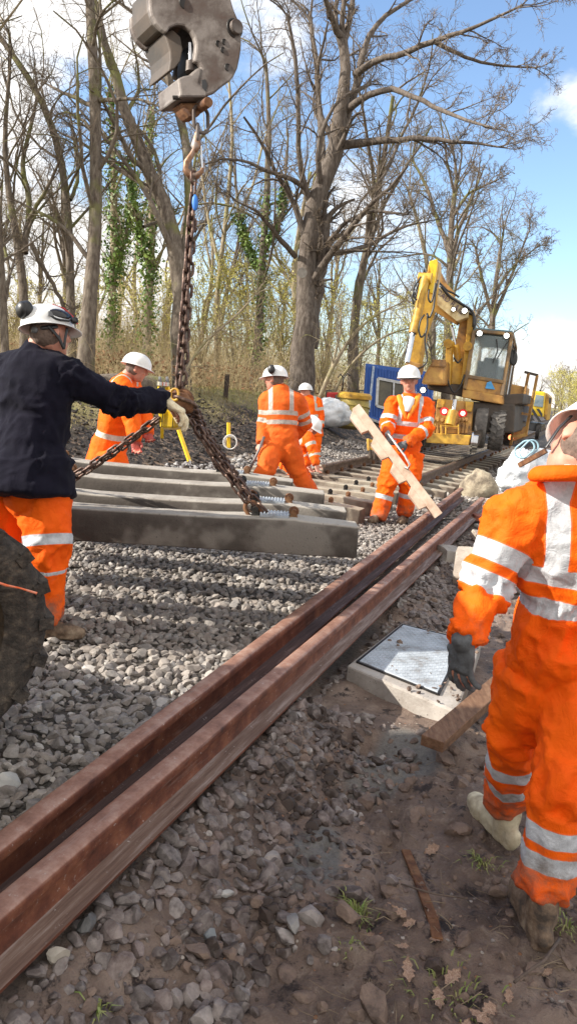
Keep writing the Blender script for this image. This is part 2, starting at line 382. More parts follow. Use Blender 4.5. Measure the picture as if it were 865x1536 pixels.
# ================================================================ STONES
def stone_variant(seed, sub):
    bm = bmesh.new(); bmesh.ops.create_icosphere(bm, subdivisions=sub, radius=1.0)
    V = np.array([v.co[:] for v in bm.verts]); Fc = np.array([[v.index for v in f.verts] for f in bm.faces]); bm.free()
    r = np.random.default_rng(seed)
    for _ in range(r.integers(10, 16)):
        n = nrm(r.normal(size=3)); d = r.uniform(.48, .82); q = V@n-d; V = V-np.outer(np.maximum(q, 0)*.98, n)
    V = V+.05*noise(V*2.3+seed, seed)[:, None]*V
    V = V*[1.15, .9, .68]
    return V/np.abs(V).max(), Fc
def stones(name, v, u, size, mat, sub, zoff=.0, base=None, rnd=None):
    N = len(v); nv = 14; vs = [stone_variant(100*sub+i, sub) for i in range(nv)]; which = RNG.integers(0, nv, N)
    zb = height(v, u, True) if base is None else base
    AV = []; AF = []; AR = []; AT = []; off = 0
    rnd = RNG.random(N) if rnd is None else rnd
    for kx in range(nv):
        I = np.where(which == kx)[0]
        if len(I) == 0: continue
        V, Fc = vs[kx]; n = len(I); al = RNG.uniform(0, 2*PI, n); be = RNG.normal(0, .45, n); ga = RNG.normal(0, .45, n)
        ca, sa, cb, sb, cg, sg = np.cos(al), np.sin(al), np.cos(be), np.sin(be), np.cos(ga), np.sin(ga)
        o = np.zeros(n); on = np.ones(n)
        Rz = np.stack([ca, -sa, o, sa, ca, o, o, o, on], 1).reshape(n, 3, 3)
        Rx = np.stack([on, o, o, o, cb, -sb, o, sb, cb], 1).reshape(n, 3, 3)
        Ry = np.stack([cg, o, sg, o, on, o, -sg, o, cg], 1).reshape(n, 3, 3)
        R = Rz@Rx@Ry; S = size[I][:, None]*RNG.uniform(.8, 1.2, (n, 3))
        W = np.einsum('nij,nkj->nki', R, V[None]*S[:, None, :])
        cx = v[I]*math.cos(TH)+u[I]*math.sin(TH); cy = -v[I]*math.sin(TH)+u[I]*math.cos(TH)
        W = W+np.stack([cx, cy, zb[I]+zoff+size[I]*RNG.uniform(-.1, .45, n)], 1)[:, None, :]
        AV.append(W.reshape(-1, 3)); AF.append((Fc[None]+(np.arange(n)*len(V))[:, None, None]).reshape(-1, 3)+off); off += n*len(V)
        AR.append(np.repeat(rnd[I], len(V)))
    me = mesh_np(name, np.concatenate(AV), np.concatenate(AF), True, {'rnd': np.concatenate(AR)})
    me.set_sharp_from_angle(angle=math.radians(24))
    return link(name, me, mat)
def stone_mat(name, stops, rough=.75, dirtc=(.05, .035, .028), dirt=.0):
    t = NT(name); n = t.noise(26, 6, .7); n2 = t.noise(120, 4, .7)
    c = t.ramp(t.attr('rnd'), stops); c2 = t.mix(.5, c, t.ramp(n, [(.3, (.05, .045, .045)), (.65, (.40, .36, .33))]))
    if dirt: c2 = t.mix(t.step(t.noise(3.5, 5, .7), .62-dirt*.3, .75-dirt*.3), c2, dirtc)
    t.set(c2, rough, 0, .4); t.bump(t.math('ADD', n, t.math('MULTIPLY', n2, .4)), .5, .006); return t.m
mb_ = stone_mat('ballast_stone', [(0, (.08, .072, .066)), (.2, (.20, .165, .135)), (.4, (.14, .138, .138)), (.6, (.27, .245, .215)), (.8, (.22, .175, .14)), (.93, (.42, .385, .345)), (1, (.62, .60, .56))])
mm_ = stone_mat('muddy_stone', [(0, (.035, .020, .019)), (.3, (.085, .047, .042)), (.6, (.075, .056, .053)), (.8, (.14, .075, .06)), (.93, (.19, .15, .135)), (1, (.45, .41, .38))], dirt=.45)
def scatter(v0, v1, u0, u1, sp):
    a, b = np.meshgrid(np.arange(v0, v1, sp), np.arange(u0, u1, sp)); a = a.ravel(); b = b.ravel()
    return a+RNG.uniform(-.5, .5, len(a))*sp, b+RNG.uniform(-.5, .5, len(a))*sp
def inframe(v, u, z=0.05, m=70):
    x = v*math.cos(TH)+u*math.sin(TH); y = -v*math.sin(TH)+u*math.cos(TH); q = np.stack([x, y, np.full_like(x, z)], 1)-CAM
    d = q@FW; px = 432.5+F*(q@CR)/np.maximum(d, .1); py = 768-F*(q@CU)/np.maximum(d, .1)
    return (d > .5) & (px > -m*4) & (px < 865+m*4) & (py < 1536+m*2)
v, u = scatter(-5.0, -1.28, .8, 4.4, .037); k = inframe(v, u) & (v < -1.355-.026*u+.03); v, u = v[k], u[k]
s = RNG.gamma(6, .0042, len(v)).clip(.011, .042); o = stones('ballast', v, u, s, mb_, 2)
tag(o, kind='stuff')
v, u = scatter(-5.1, -1.05, 4.4, 9.5, .047); k = inframe(v, u) & (np.abs(v+1.14) > .085) & (np.abs(v+1.262+.026*u) > .085); v, u = v[k], u[k]
o = stones('ballast', v, u, RNG.uniform(.018, .036, len(v)), mb_, 1); tag(o, kind='stuff')
v, u = scatter(-5.6, -.2, 9.5, 21, .085); k = inframe(v, u) & ~((v < -4.9) & (u < 11)); v, u = v[k], u[k]
o = stones('ballast', v, u, RNG.uniform(.03, .06, len(v)), mb_, 1); tag(o, kind='stuff')
# stones trodden into the mud right of the loose rails
v, u = scatter(-1.07, -.35, 1.0, 8.5, .034); p_ = np.stack([v, u, 0*v], 1)
w = sstep(-.50, -.80, v+.16*noise(p_*2.4, 70)+.08*noise(p_*8, 71)); w = w*np.where(noise(p_*1.5+4, 72) < -.35, .35, 1)
w = w*(~((v > -1.06) & (v < -.35) & (u > 3.45) & (u < 4.95)))
k = (RNG.random(len(v)) < w) & inframe(v, u); v, u = v[k], u[k]
o = stones('muddy_stones', v, u, RNG.gamma(5, .0047, len(v)).clip(.010, .044), mm_, 2, zoff=-.002); tag(o, kind='stuff')
v, u = scatter(-.9, 1.0, 1.1, 6.5, .03); k = (RNG.random(len(v)) < .11) & inframe(v, u); v, u = v[k], u[k]
o = stones('pebbles', v, u, RNG.uniform(.003, .009, len(v)), mm_, 1); tag(o, kind='stuff')
v, u = scatter(-1.0, 1.3, 1.1, 8.5, .04); k = (RNG.random(len(v)) < .5) & inframe(v, u) & ~((v > -1.08) & (v < -.33) & (u > 3.4) & (u < 5.0)); v, u = v[k], u[k]
clod = simple('mud_clod', (.16, .112, .088), (.07, .048, .038), 12, .8, 0, .8, .01, c3=(.22, .155, .115))
o = stones('mud_clods', v, u, RNG.gamma(2, .0075, len(v)).clip(.004, .05), clod, 2, zoff=-.008); tag(o, kind='stuff')
v, u = scatter(-8, -4.8, 4, 15, .085); k = inframe(v, u) & (RNG.random(len(v)) < .8); v, u = v[k], u[k]
mulc = simple('bark_mulch', (.045, .035, .028), (.012, .010, .009), 9, .8, 0, .7, .01, c3=(.16, .12, .09), lo=.35, hi=.8)
o = stones('mulch', v, u, RNG.uniform(.02, .055, len(v)), mulc, 1, zoff=-.01); tag(o, kind='stuff')
# pale ash-like ballast heap edge beyond the panel
v, u = scatter(-5.6, -4.2, 9.5, 15, .06); k = RNG.random(len(v)) < .7; v, u = v[k], u[k]
pale = simple('pale_ballast', (.42, .41, .40), (.16, .15, .15), 9, .8, 0, .6, .005)
o = stones('pale_ballast', v, u, RNG.uniform(.02, .05, len(v)), pale, 1); tag(o, kind='stuff')
# individually placed loose stones
for (px, py, sz, lab, c) in [(342, 1335, .030, 'pale white angular stone among dark stones at the frame bottom', (.40, .385, .36)), (316, 1390, .026, 'small grey stone lying on mud near the bottom', (.22, .24, .255)),
    (58, 1466, .036, 'light grey stone alone on the mud at the lower left', (.36, .35, .34)), (88, 1478, .034, 'cream stone beside the light grey stone at lower left', (.48, .43, .36)),
    (442, 1370, .040, 'flat pale grey stone on wet mud left of the grass tuft', (.28, .265, .25)), (12, 1168, .04, 'chalk white stone in the ballast at the left edge', (.5, .49, .46)),
    (213, 1222, .036, 'flat pale stone among muddy stones right of the near rail', (.42, .36, .33)), (128, 1430, .042, 'dark grey upright stone below the near rail', (.13, .125, .12)),
    (300, 1150, .04, 'mottled grey stone at the ballast beside the near rail', (.24, .23, .24))]:
    q = G(px, py, -.1 if px > 250 or py > 1400 else 0.03); vv, uu = VU(q[0], q[1])
    if px == 213: continue
    o = stones('loose_stone', np.array([vv]), np.array([uu]), np.array([sz]), simple('stone_%d' % px, c, tuple(x*.7 for x in c), 20, .7, 0, .5), 2, zoff=.01)
    tag(o, lab, 'stone')
# ================================================================ RAILS, SLEEPERS
def rail_mesh(mb, a, b, z, lean=0.0, seg=24, sag=0):
    # flat-bottom profile (x across, y up)
    pr = [(-.07, 0), (.07, 0), (.07, .010), (.030, .020), (.0125, .030), (.0080, .045), (.0080, .085), (.0095, .112), (.0345, .123), (.0355, .143), (.0335, .151), (.028, .156), (.018, .159), (0, .160), (-.018, .159), (-.028, .156), (-.0335, .151), (-.0355, .143), (-.0345, .123), (-.0095, .112), (-.0080, .085), (-.0080, .045), (-.0125, .030), (-.030, .020), (-.07, .010)]
    a = np.asarray(a, float); b = np.asarray(b, float); V = []; n = len(pr)
    for i in range(seg+1):
        t = i/seg; v, u = a+(b-a)*t; c, s_ = math.cos(lean), math.sin(lean)
        v = v+sag*math.sin(t*PI)
        for (x, y) in pr:
            V.append(TR(v+x*c+y*s_, u, z[0]+(z[1]-z[0])*t+y*c-x*s_))
    Fc = [(i*n+k, i*n+(k+1) % n, (i+1)*n+(k+1) % n, (i+1)*n+k) for i in range(seg) for k in range(n)]
    Fc += [tuple(range(n-1, -1, -1)), tuple(range(seg*n, seg*n+n))]
    return mb.add(V, Fc)
o = rail_mesh(MB(), (-1.128, .1), (-1.155, 10.4), (.05, .06), 0, 40, .006).build('loose_rail', M['rail'], None, 2)
tag(o, 'rusty brown loose rail nearest the manhole slab, the right of two lying side by side', 'rail', 'loose rails on the ballast')
o = rail_mesh(MB(), (-1.268, .1), (-1.55, 11.1), (.05, .07), -.02, 40, .0).build('loose_rail', M['rail_dark'], None, 2)
tag(o, 'rusty red loose rail farther from the slab, the left of the two loose rails', 'rail', 'loose rails on the ballast')
M['runrail'] = simple('running_rail', (.12, .075, .05), (.06, .04, .03), 14, .6, .3, .3, .002, c3=(.2, .14, .1))
for v, lab, u0 in ((-3.72, 'left rail of the laid track running under the excavator', 11.2), (-2.26, 'right rail of the laid track under the excavator wheels', 11.0)):
    o = rail_mesh(MB(), (v, u0), (v+.12, 200), (.13, .13), 0, 60).build('track_rail', M['runrail'], None, 2); tag(o, lab, 'rail', 'rails of the laid track')
def sleeper_geo(mb, c, X, Yd, Zd, L=2.5, h=.2):
    # concrete sleeper: X along length, Yd across, waisted in the middle, sloped rail seats
    S = [(-1, .0, .95), (-.985, .0, .98), (-.80, .0, 1.0), (-.72, .0, 1.0), (-.70, .005, 1), (-.45, -.004, 1), (-.35, -.010, .97), (0, -.013, .93), (.35, -.010, .97), (.45, -.004, 1), (.70, .005, 1), (.72, 0, 1), (.80, 0, 1.0), (.985, 0, .97), (1, 0, .90)]
    V = []
    for (t, dz, w) in S:
        top = h+dz-(0.02 if abs(t) > .72 else 0)*(abs(t)-.72)*3.5
        for (y, z) in ((-.143*w, 0.0), (.143*w, 0.0), (.143*w, .03), (.108*w, top-.012), (.098*w, top), (-.098*w, top), (-.108*w, top-.012), (-.143*w, .03)):
            V.append(np.asarray(c)+X*t*L/2+Yd*y+Zd*z)
    n = 8; m = len(S)
    Fc = [(i*n+k, i*n+(k+1) % n, (i+1)*n+(k+1) % n, (i+1)*n+k) for i in range(m-1) for k in range(n)]+[tuple(range(n-1, -1, -1)), tuple(range((m-1)*n, m*n))]
    return mb.add(V, Fc)
def sleeper(name, lab, cat, grp, c, X, Yd, Zd, mat, pads=True, shoulders=True):
    t = empty(name, c, lab, cat, grp)
    sleeper_geo(MB(), c, X, Yd, Zd).build('concrete_body', mat, t, 2, bevel=.006)
    for s in (-1, 1):
        rc = np.asarray(c)+X*s*.75+Zd*.208
        if pads:
            m = MB().box(rc, .17, .16, .012, X, Yd, Zd)
            for k in range(9): m.box(rc+X*(-.08+.02*k)+Zd*.009, .009, .15, .008, X+Yd*.35, Yd, Zd)
            m.build('rail_pad', M['lid'], t)
        if shoulders:
            for q in (-1, 1):
                cc = rc+X*q*.115+Zd*.012
                m = MB().box(cc-Zd*.008, .05, .07, .04, X, Yd, Zd, .7); m.torus(cc+Zd*.015, Yd, .022, .010, n=10, m=6); m.cyl(cc+Zd*.016, Yd, .017, .085, 10)
                m.build('clip_shoulder', M['rust'] if s < 0 or q > 0 else M['darksteel'], t, 2)
    return t
HS = []
hang = [((95, 758), (538, 786), 4.42, 4.44), ((97, 737), (520, 763), 4.98, 5.0), ((104, 711), (487, 737), 5.55, 5.55), ((108, 690), (440, 719), 6.12, 6.15)]
hl = ['nearest hanging concrete sleeper, dark with a pale dry patch at its right end', 'second hanging sleeper from the camera, its right end chipped and pale',
      'third hanging sleeper, right end just below the walking man', 'farthest hanging sleeper, right end behind the chains']
for (a, b, d1, d2), lab in zip(hang, hl):
    A = P(*a, d1); B = P(*b, d2); X = nrm(B-A); Yd = nrm(np.cross(Z, X)); Zd = np.cross(X, Yd)
    c = B-X*1.25+Yd*.10-Zd*.2
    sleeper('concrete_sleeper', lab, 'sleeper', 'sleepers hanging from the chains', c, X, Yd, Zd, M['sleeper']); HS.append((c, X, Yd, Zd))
lay = empty
_first = None
us = [8.15, 8.75]+[9.38+.64*i for i in range(26)]
for i, uu in enumerate(us):
    off = -3.42 if uu < 10.7 else -3.0
    off += random.uniform(-.05, .05); z = .0 if uu < 10.7 else -.06
    an = random.uniform(-.02, .02); c = TR(off, uu, z); X = TR(math.cos(an), math.sin(an)); Yd = nrm(np.cross(Z, X))
    lab = 'concrete sleeper lying in the row on the ballast beyond the hanging ones'
    if i == 0: lab = 'first sleeper lying on the ballast, brown blunt end toward the timber carrier'
    if i == 1: lab = 'second sleeper lying on the ballast, end beside the timber carrier boots'
    if uu >= 10.7: lab = 'concrete sleeper half sunk in ballast under the laid rails'
    if _first is None or i == 2:
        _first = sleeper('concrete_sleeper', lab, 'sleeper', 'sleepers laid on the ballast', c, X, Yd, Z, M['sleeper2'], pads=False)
        src = _first; c0 = c
    else:
        if i == 1: continue
        r = src.copy(); COL.objects.link(r); r.location = [float(q) for q in c]; r['label'] = lab; r.rotation_euler.z = 0
        for ch in src.children:
            cc = ch.copy(); COL.objects.link(cc); cc.parent = r
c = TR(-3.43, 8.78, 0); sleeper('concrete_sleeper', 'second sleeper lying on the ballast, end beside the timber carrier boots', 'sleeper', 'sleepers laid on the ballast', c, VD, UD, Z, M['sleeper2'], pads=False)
# ================================================================ SLAB WITH LID, PLANK, BLOCKS
A, B, C_, D = G(520, 998, .0), G(602, 934, .0), G(722, 962, .0), G(686, 1068, .0)
t = empty('catch_pit', (A+B+C_+D)/4-Z*.15, 'square concrete catch pit slab with grey chequered steel lid beside the rails', 'manhole cover')
m = MB().prism([A, B, C_, D], -Z*.19); m.build('concrete_slab', M['slab'], t, bevel=.012)
def lerp(a, b, k): return a+(b-a)*k
def quad(a, b): return lerp(lerp(A, D, a), lerp(B, C_, a), b)
l = [quad(.06, .10), quad(.06, .93), quad(.80, .93), quad(.80, .10)]
lid = MB().prism([q+Z*.011 for q in l], -Z*.009).build('lid', M['lid'], t, bevel=.002)
m = MB(); n = 0
for a in np.arange(.09, .78, .034):
    for b in np.arange(.13, .92, .024):
        n += 1; c = quad(a, b)+Z*.0115; dd = nrm((D-A) if n % 2 else (B-A)); dd = nrm(nrm(D-A)+(1 if n % 2 else -1)*nrm(B-A))
        m.box(c, .020, .004, .003, dd, np.cross(Z, dd), Z)
m.build('chequer_tread', M['lid'], lid)
m = MB()
fr = [quad(.045, .085), quad(.045, .945), quad(.815, .945), quad(.815, .085)]
for i in range(4): m.beam(fr[i]+Z*.004, fr[(i+1) % 4]+Z*.004, .010, .012)
m.build('lid_frame', M['darksteel'], t)
v_ = []; u_ = []
for _ in range(260):
    a = random.random(); b = random.random(); q = quad(a, b)
    if (a > .84 or random.random() < .5) and (noise(np.array([[a*5, b*5, 0]]), 3)[0] > -.05 or a > .84): vv, uu = VU(q[0], q[1]); v_.append(vv); u_.append(uu)
o = stones('mud_crumbs', np.array(v_), np.array(u_), RNG.gamma(2, .004, len(v_)).clip(.002, .03), clod, 1, base=np.full(len(v_), .008)); tag(o, kind='stuff')
a, b = G(668, 1092, .04), G(775, 1000, .05)
a = a+nrm(a-b)*.0; X = nrm(b-a); Yd = nrm(np.cross(Z, X))
tag(MB().box((a+b)/2-Z*.02, np.linalg.norm(b-a)+.3, .105, .05, X, Yd, np.cross(X, Yd)).build('timber_plank', M['dark_timber'], None, bevel=.004), 'weathered dark brown timber plank on the mud next to the pit slab', 'plank')
a = G(688, 950+10, .0); tag(MB().box(TR(-.15, 4.75, -.02), .05, .05, .2, VD, UD, Z+VD*.1).build('timber_peg', M['dark_timber'], None, bevel=.004), 'short wooden peg standing in the mud behind the pit slab', 'peg')
def rough_block(name, lab, cat, c, sx, sy, sz, yaw, mat, amp=.012, tilt=(0, 0), grp=None, sub=3):
    bm = bmesh.new(); bmesh.ops.create_cube(bm, size=1.0); bmesh.ops.subdivide_edges(bm, edges=bm.edges, cuts=7, use_grid_fill=True)
    V = np.array([v.co[:] for v in bm.verts]); r = np.abs(V*2); e = np.sort(r, 1); k = np.clip((e[:, 1]-.8)/.2, 0, 1)
    V = V*(1-.05*k)[:, None]*[sx, sy, sz]; V = V+amp*np.stack([noise(V*9+c[0]*3, 1), noise(V*9+5+c[0], 2), noise(V*9+9+c[1], 3)], 1)
    for v, q in zip(bm.verts, V): v.co = q
    me = bpy.data.meshes.new(name); bm.to_mesh(me); bm.free(); me.shade_smooth(); me.set_sharp_from_angle(angle=math.radians(35))
    o = link(name, me, mat); o.location = [float(q) for q in c]; o.rotation_euler = (tilt[0], tilt[1], yaw); return tag(o, lab, cat, grp)
rough_block('concrete_block', 'upright pale concrete slab offcut leaning behind the near rail', 'block', G(712, 858, .05)+Z*.06, .36, .42, .09, -.35, M['blocks'], .010, (.5, -.15))
rough_block('concrete_block', 'broken pale concrete lump lying against the near loose rail', 'block', G(672, 838, .0)+Z*.03, .22, .2, .15, .4, M['slab'], .03)
for (px, py, w, yaw, til, lab, mt) in [(722, 812, .22, .3, .3, 'light brick on top of the rubble beside the near rail', 'blocks'), (735, 795, .2, 1.0, -.2, 'red brick half buried in the rubble by the rail', 'brick'), (720, 783, .2, .2, .1, 'dark red brick near the rail end', 'brick'), (742, 775, .18, .8, .3, 'red brick touching the concrete boulder', 'brick'), (748, 760, .2, 1.3, -.2, 'small red brick farthest along the rubble', 'brick'), (742, 826, .2, .7, .4, 'red brick next to the leaning slab offcut', 'brick')]:
    rough_block('brick', lab, 'brick', G(px, py, .02)+Z*.05, w*1.1, .12, .08, yaw, M[mt], .01, (til, til*.5), 'bricks in the rubble')
# boulder
c = G(714, 746, 0.0)
m = MB().ell(c+Z*.16, VD*.27, UD*.22, Z*.28, 40, 26); V = np.array(m.v); dn = V-(c+Z*.16)
V = V+nrm(np.array([1, 1, 1.]))*0+dn*(.22*fbm(V*3.2, 77, 4))[:, None]+dn*(.06*fbm(V*14, 78, 3))[:, None]; m.v = [tuple(q) for q in V]
tag(m.build('concrete_boulder', simple('boulder', (.30, .25, .18), (.12, .095, .07), 5, .9, 0, .8, .02, c3=(.42, .37, .27)), None, 2), 'large tan lump of broken concrete at the end of the loose rails', 'boulder')
# ================================================================ LITTER: leaves, grass, twigs
leafm = simple('dry_oak_leaf', (.27, .17, .115), (.16, .095, .06), 30, .75, 0, .3, c3=(.42, .31, .24))
def oak_leaf():
    prof = []
    n = 22
    for i in range(n+1):
        t = i/n; w = .24*math.sin(PI*min(1, t*1.05))**.7*(1+.26*math.cos(t*PI*2*4.2))*(.55+.9*t*(1.2-t)) if 0 < t < 1 else 0.0; prof.append((t-.5, w))
    V = [(x, 0, .02*math.sin(x*6)) for x, w in prof]+[(x, w, .05+.10*w+.05*math.sin(x*9)) for x, w in prof]+[(x, -w, .06*abs(math.cos(x*7))) for x, w in prof]
    k = n+1; Fc = []
    for i in range(n): Fc += [(i, i+1, k+i+1, k+i), (i+1, i, 2*k+i, 2*k+i+1)]
    m = MB(); m.add(V, Fc); me = m.mesh('oak_leaf'); me.shade_smooth(); me.materials.append(leafm); return me
lm = oak_leaf()
spots = [(612, 1448), (648, 1355), (655, 1400), (615, 1375), (605, 1405), (650, 1255), (520, 1280), (700, 1530), (735, 1500), (722, 1518), (660, 1480), (625, 1270), (585, 1350), (690, 1240), (600, 1360), (840, 1345), (850, 1310), (848, 1280), (680, 1450), (765, 1480), (690, 1400), (545, 1215), (820, 1440), (560, 1372)]
for k, (px, py) in enumerate(spots):
    q = G(px, py, -.1); q[2] = gz(q[0], q[1])+.012
    o = bpy.data.objects.new('oak_leaf', lm); COL.objects.link(o); o.location = q; sc_ = random.uniform(.045, .085); o.scale = (sc_, sc_, sc_); o.rotation_euler = (random.uniform(-.4, .4), random.uniform(-.4, .4), random.uniform(0, 6.3))
    tag(o, 'dry pinkish brown oak leaf lying on the mud', 'leaf', 'fallen oak leaves on the mud')
def blades(px, py, n, hgt, lab, spread=.05, name='grass_tuft', flat=.5):
    q = G(px, py, -.1); m = MB()
    for _ in range(n):
        a = random.uniform(0, 2*PI); r = abs(random.gauss(0, spread)); x, y = q[0]+r*math.cos(a), q[1]+r*math.sin(a); z = gz(x, y)-.004; h = hgt*random.uniform(.4, 1.1); l = h*random.uniform(.2, 1.2)
        b = a+random.uniform(-.8, .8); d = np.array([math.cos(b), math.sin(b), 0]); w = np.array([-d[1], d[0], 0])*.0022; p0 = np.array([x, y, z]); p1 = p0+d*l*.35+Z*h*.6*flat*1.6; p2 = p0+d*l+Z*h*.7*flat
        m.add([p0-w, p0+w, p1+w, p1-w, p2], [(0, 1, 2, 3), (3, 2, 4)])
    o = m.build(name, simple('grass_blade', (.16, .24, .05), (.28, .25, .10), 30, .6, 0, 0), None)
    if spread > .032 or n < 20: tag(o, kind='stuff')
    else: tag(o, lab, 'grass')
blades(537, 1345, 90, .075, 'bright green grass tuft in the middle of the mud', .03)
blades(725, 1280, 50, .06, 'small green tuft left of the walking boots', .035)
blades(850, 1385, 40, .05, 'green leaves by the rear boot at the right edge', .04)
blades(145, 1520, 16, .09, 'thin grass blades at the bottom left edge', .012)
blades(525, 1405, 16, .04, 'few short green blades below the bright tuft', .02)
blades(690, 1470, 70, .05, 'straggly grass near the bottom right corner', .10)
def straw():
    m = MB()
    for _ in range(620):
        v = random.uniform(-.5, .95); u = random.uniform(1.35, 3.6)
        if random.random() > sstep(3.6, 1.6, np.array(u-v*.5))+.1: continue
        q = TR(v, u); z = gz(q[0], q[1]); a = random.uniform(0, PI); l = random.uniform(.02, .11); d = np.array([math.cos(a), math.sin(a), random.uniform(-.15, .25)])
        p0 = np.array([q[0], q[1], z+.006]); p1 = p0+d*l*.5+Z*random.uniform(0, .01); p2 = p0+d*l+np.array([-d[1], d[0], 0])*random.uniform(-.02, .02)
        m.tube([p0, p1, p2], [random.uniform(.0006, .0016)]*3, 3)
    return m
tag(straw().build('straw_litter', simple('straw', (.30, .23, .15), (.13, .09, .06), 9, .8, 0, 0), None), kind='stuff')
def twig(pts, r, lab):
    tag(MB().tube([G(x, y, -.085)+Z*.01 for x, y in pts], r, 6).build('twig', simple('twig_bark', (.14, .10, .075), (.07, .05, .04), 20, .8), None, True), lab, 'twig')
twig([(838, 1412), (815, 1445), (790, 1462), (770, 1478)], .005, 'curved brown twig at the lower right corner')
twig([(600, 1330), (650, 1345), (700, 1352)], .003, 'thin straight twig on the mud at mid right')
# rusty half-buried strip in the groove
A_ = [G(612, 1245, -.1), G(632, 1300, -.1), G(650, 1370, -.1), G(657, 1400, -.1)]
m = MB()
for i in range(3): m.beam([A_[i][0], A_[i][1], gz(A_[i][0], A_[i][1])+.010], [A_[i+1][0], A_[i+1][1], gz(A_[i+1][0], A_[i+1][1])+.010], .035, .012)
tag(m.build('rusty_strip', M['rust'], None, bevel=.003), 'rust orange metal strip half buried in the mud', 'metal strip')
# ================================================================ TREES
def resample(pts, K):
    pts = np.asarray(pts, float); s = np.r_[0, np.cumsum(np.linalg.norm(np.diff(pts[:, :3], axis=0), axis=1))]
    t = np.linspace(0, s[-1], K); q = np.stack([np.interp(t, s, pts[:, i]) for i in range(4)], 1)
    for _ in range(2): q[1:-1] = .25*q[:-2]+.5*q[1:-1]+.25*q[2:]
    return q
def tubes(Pn, sides):
    # Pn (N,K,4) -> verts, quads
    N, K, _ = Pn.shape; T = np.zeros((N, K, 3)); T[:, 1:-1] = Pn[:, 2:, :3]-Pn[:, :-2, :3]; T[:, 0] = Pn[:, 1, :3]-Pn[:, 0, :3]; T[:, -1] = Pn[:, -1, :3]-Pn[:, -2, :3]
    T /= np.linalg.norm(T, axis=2, keepdims=True)+1e-9
    ref = np.where(np.abs(T[:, :1, 2:]) > .85, np.array([1., .2, 0]), np.array([.1, .2, 1.])); ref = np.broadcast_to(ref, T.shape)
    A = np.cross(T, ref); A /= np.linalg.norm(A, axis=2, keepdims=True)+1e-9; B = np.cross(T, A)
    th = np.arange(sides)*2*PI/sides
    V = Pn[:, :, None, :3]+Pn[:, :, None, 3:]*(A[:, :, None, :]*np.cos(th)[:, None]+B[:, :, None, :]*np.sin(th)[:, None])
    idx = np.arange(N*K*sides).reshape(N, K, sides); a = idx[:, :-1]; b = idx[:, 1:]
    Qd = np.stack([a, np.roll(a, -1, 2), np.roll(b, -1, 2), b], -1).reshape(-1, 4)
    return V.reshape(-1, 3), Qd
def sprout(par, n, l0, l1, rf, K, ang, up=.15, wig=.22, t0=.25, t1=1.0, rmin=.003, rng=None, taper=.25):
    rng = rng or RNG; N, Kp, _ = par.shape; pi = np.repeat(np.arange(N), n); M_ = len(pi)
    t = t0+(t1-t0)*(np.tile((np.arange(n)+.5)/n, N)+rng.uniform(-.5/n, .5/n, M_)); f = t*(Kp-1); i = np.clip(f.astype(int), 0, Kp-2); w = (f-i)[:, None]
    a = par[pi, i]; b = par[pi, i+1]; p = a*(1-w)+b*w; T = b[:, :3]-a[:, :3]; T /= np.linalg.norm(T, axis=1, keepdims=True)+1e-9
    plen = np.linalg.norm(par[:, -1, :3]-par[:, 0, :3], axis=1)[pi]
    R = rng.normal(size=(M_, 3)); R -= (R*T).sum(1, keepdims=True)*T; R /= np.linalg.norm(R, axis=1, keepdims=True)+1e-9
    an = np.radians(rng.uniform(ang[0], ang[1], M_))[:, None]; D = T*np.cos(an)+R*np.sin(an); D[:, 2] += up; D /= np.linalg.norm(D, axis=1, keepdims=True)
    L = plen*rng.uniform(l0, l1, M_)*(1.15-.6*t); r = np.maximum(p[:, 3]*rf, rmin)
    out = np.zeros((M_, K, 4)); out[:, 0, :3] = p[:, :3]; out[:, 0, 3] = r; cur = p[:, :3].copy()
    W = rng.normal(size=(M_, 3))*wig*.5
    for k in range(1, K):
        W = W*.6+rng.normal(size=(M_, 3))*wig; D = D+W/(1); D[:, 2] += up*.25; D /= np.linalg.norm(D, axis=1, keepdims=True)
        cur = cur+D*(L/(K-1))[:, None]; out[:, k, :3] = cur; out[:, k, 3] = r*(1-(1-taper)*k/(K-1))
    return out
def bark(name, a, b, c, moss=None):
    t = NT(name); mp = t.n('ShaderNodeMapping'); mp.inputs['Scale'].default_value = (7, 7, 1.6); t.l(t.tc.outputs['Object'], mp.inputs[0])
    g = t.noise(2.2, 6, .7, mp.outputs[0]); col = t.ramp(g, [(.3, a), (.5, b), (.72, c)])
    if moss: col = t.mix(t.step(t.noise(.9, 4, .6), .5, .64), col, moss)
    t.set(col, .9, 0, .25); t.bump(g, .8, .03); return t.m
M['oakbark'] = bark('oak_bark', (.05, .038, .030), (.125, .102, .085), (.22, .19, .165))
M['bark'] = bark('tree_bark', (.06, .045, .036), (.145, .118, .094), (.25, .215, .175), (.16, .16, .06))
M['barkpale'] = bark('pale_bark', (.16, .125, .085), (.30, .25, .17), (.42, .36, .25), (.26, .25, .10))
M['twig'] = simple('twig_wood', (.20, .155, .115), (.12, .09, .065), .8, .9, 0, 0, c3=(.28, .23, .17), spec=.2)
M['ivy'] = simple('ivy_leaves', (.12, .20, .03), (.05, .10, .02), 1.5, .5, 0, 0, c3=(.26, .34, .07), lo=.3, hi=.7)
def join_tubes(name, lst, mat, parent):
    V = []; Qs = []; o = 0
    for Pn, s in lst:
        v, q = tubes(Pn, s); V.append(v); Qs.append(q+o); o += len(v)
    return link(name, mesh_np(name, np.concatenate(V), np.concatenate(Qs), True), mat, parent)
def pxpath(pts, d, dd=0.0, K=14, wig=.06):
    n = len(pts); A = []
    for i, (x, y, w) in enumerate(pts):
        D = d+dd*i/(n-1); A.append([*P(x, y, D), w*D/F/2])
    A = resample(A, K); A[1:-1, :3] += RNG.normal(size=(K-2, 3))*wig*A[1:-1, 3:]*3
    return A
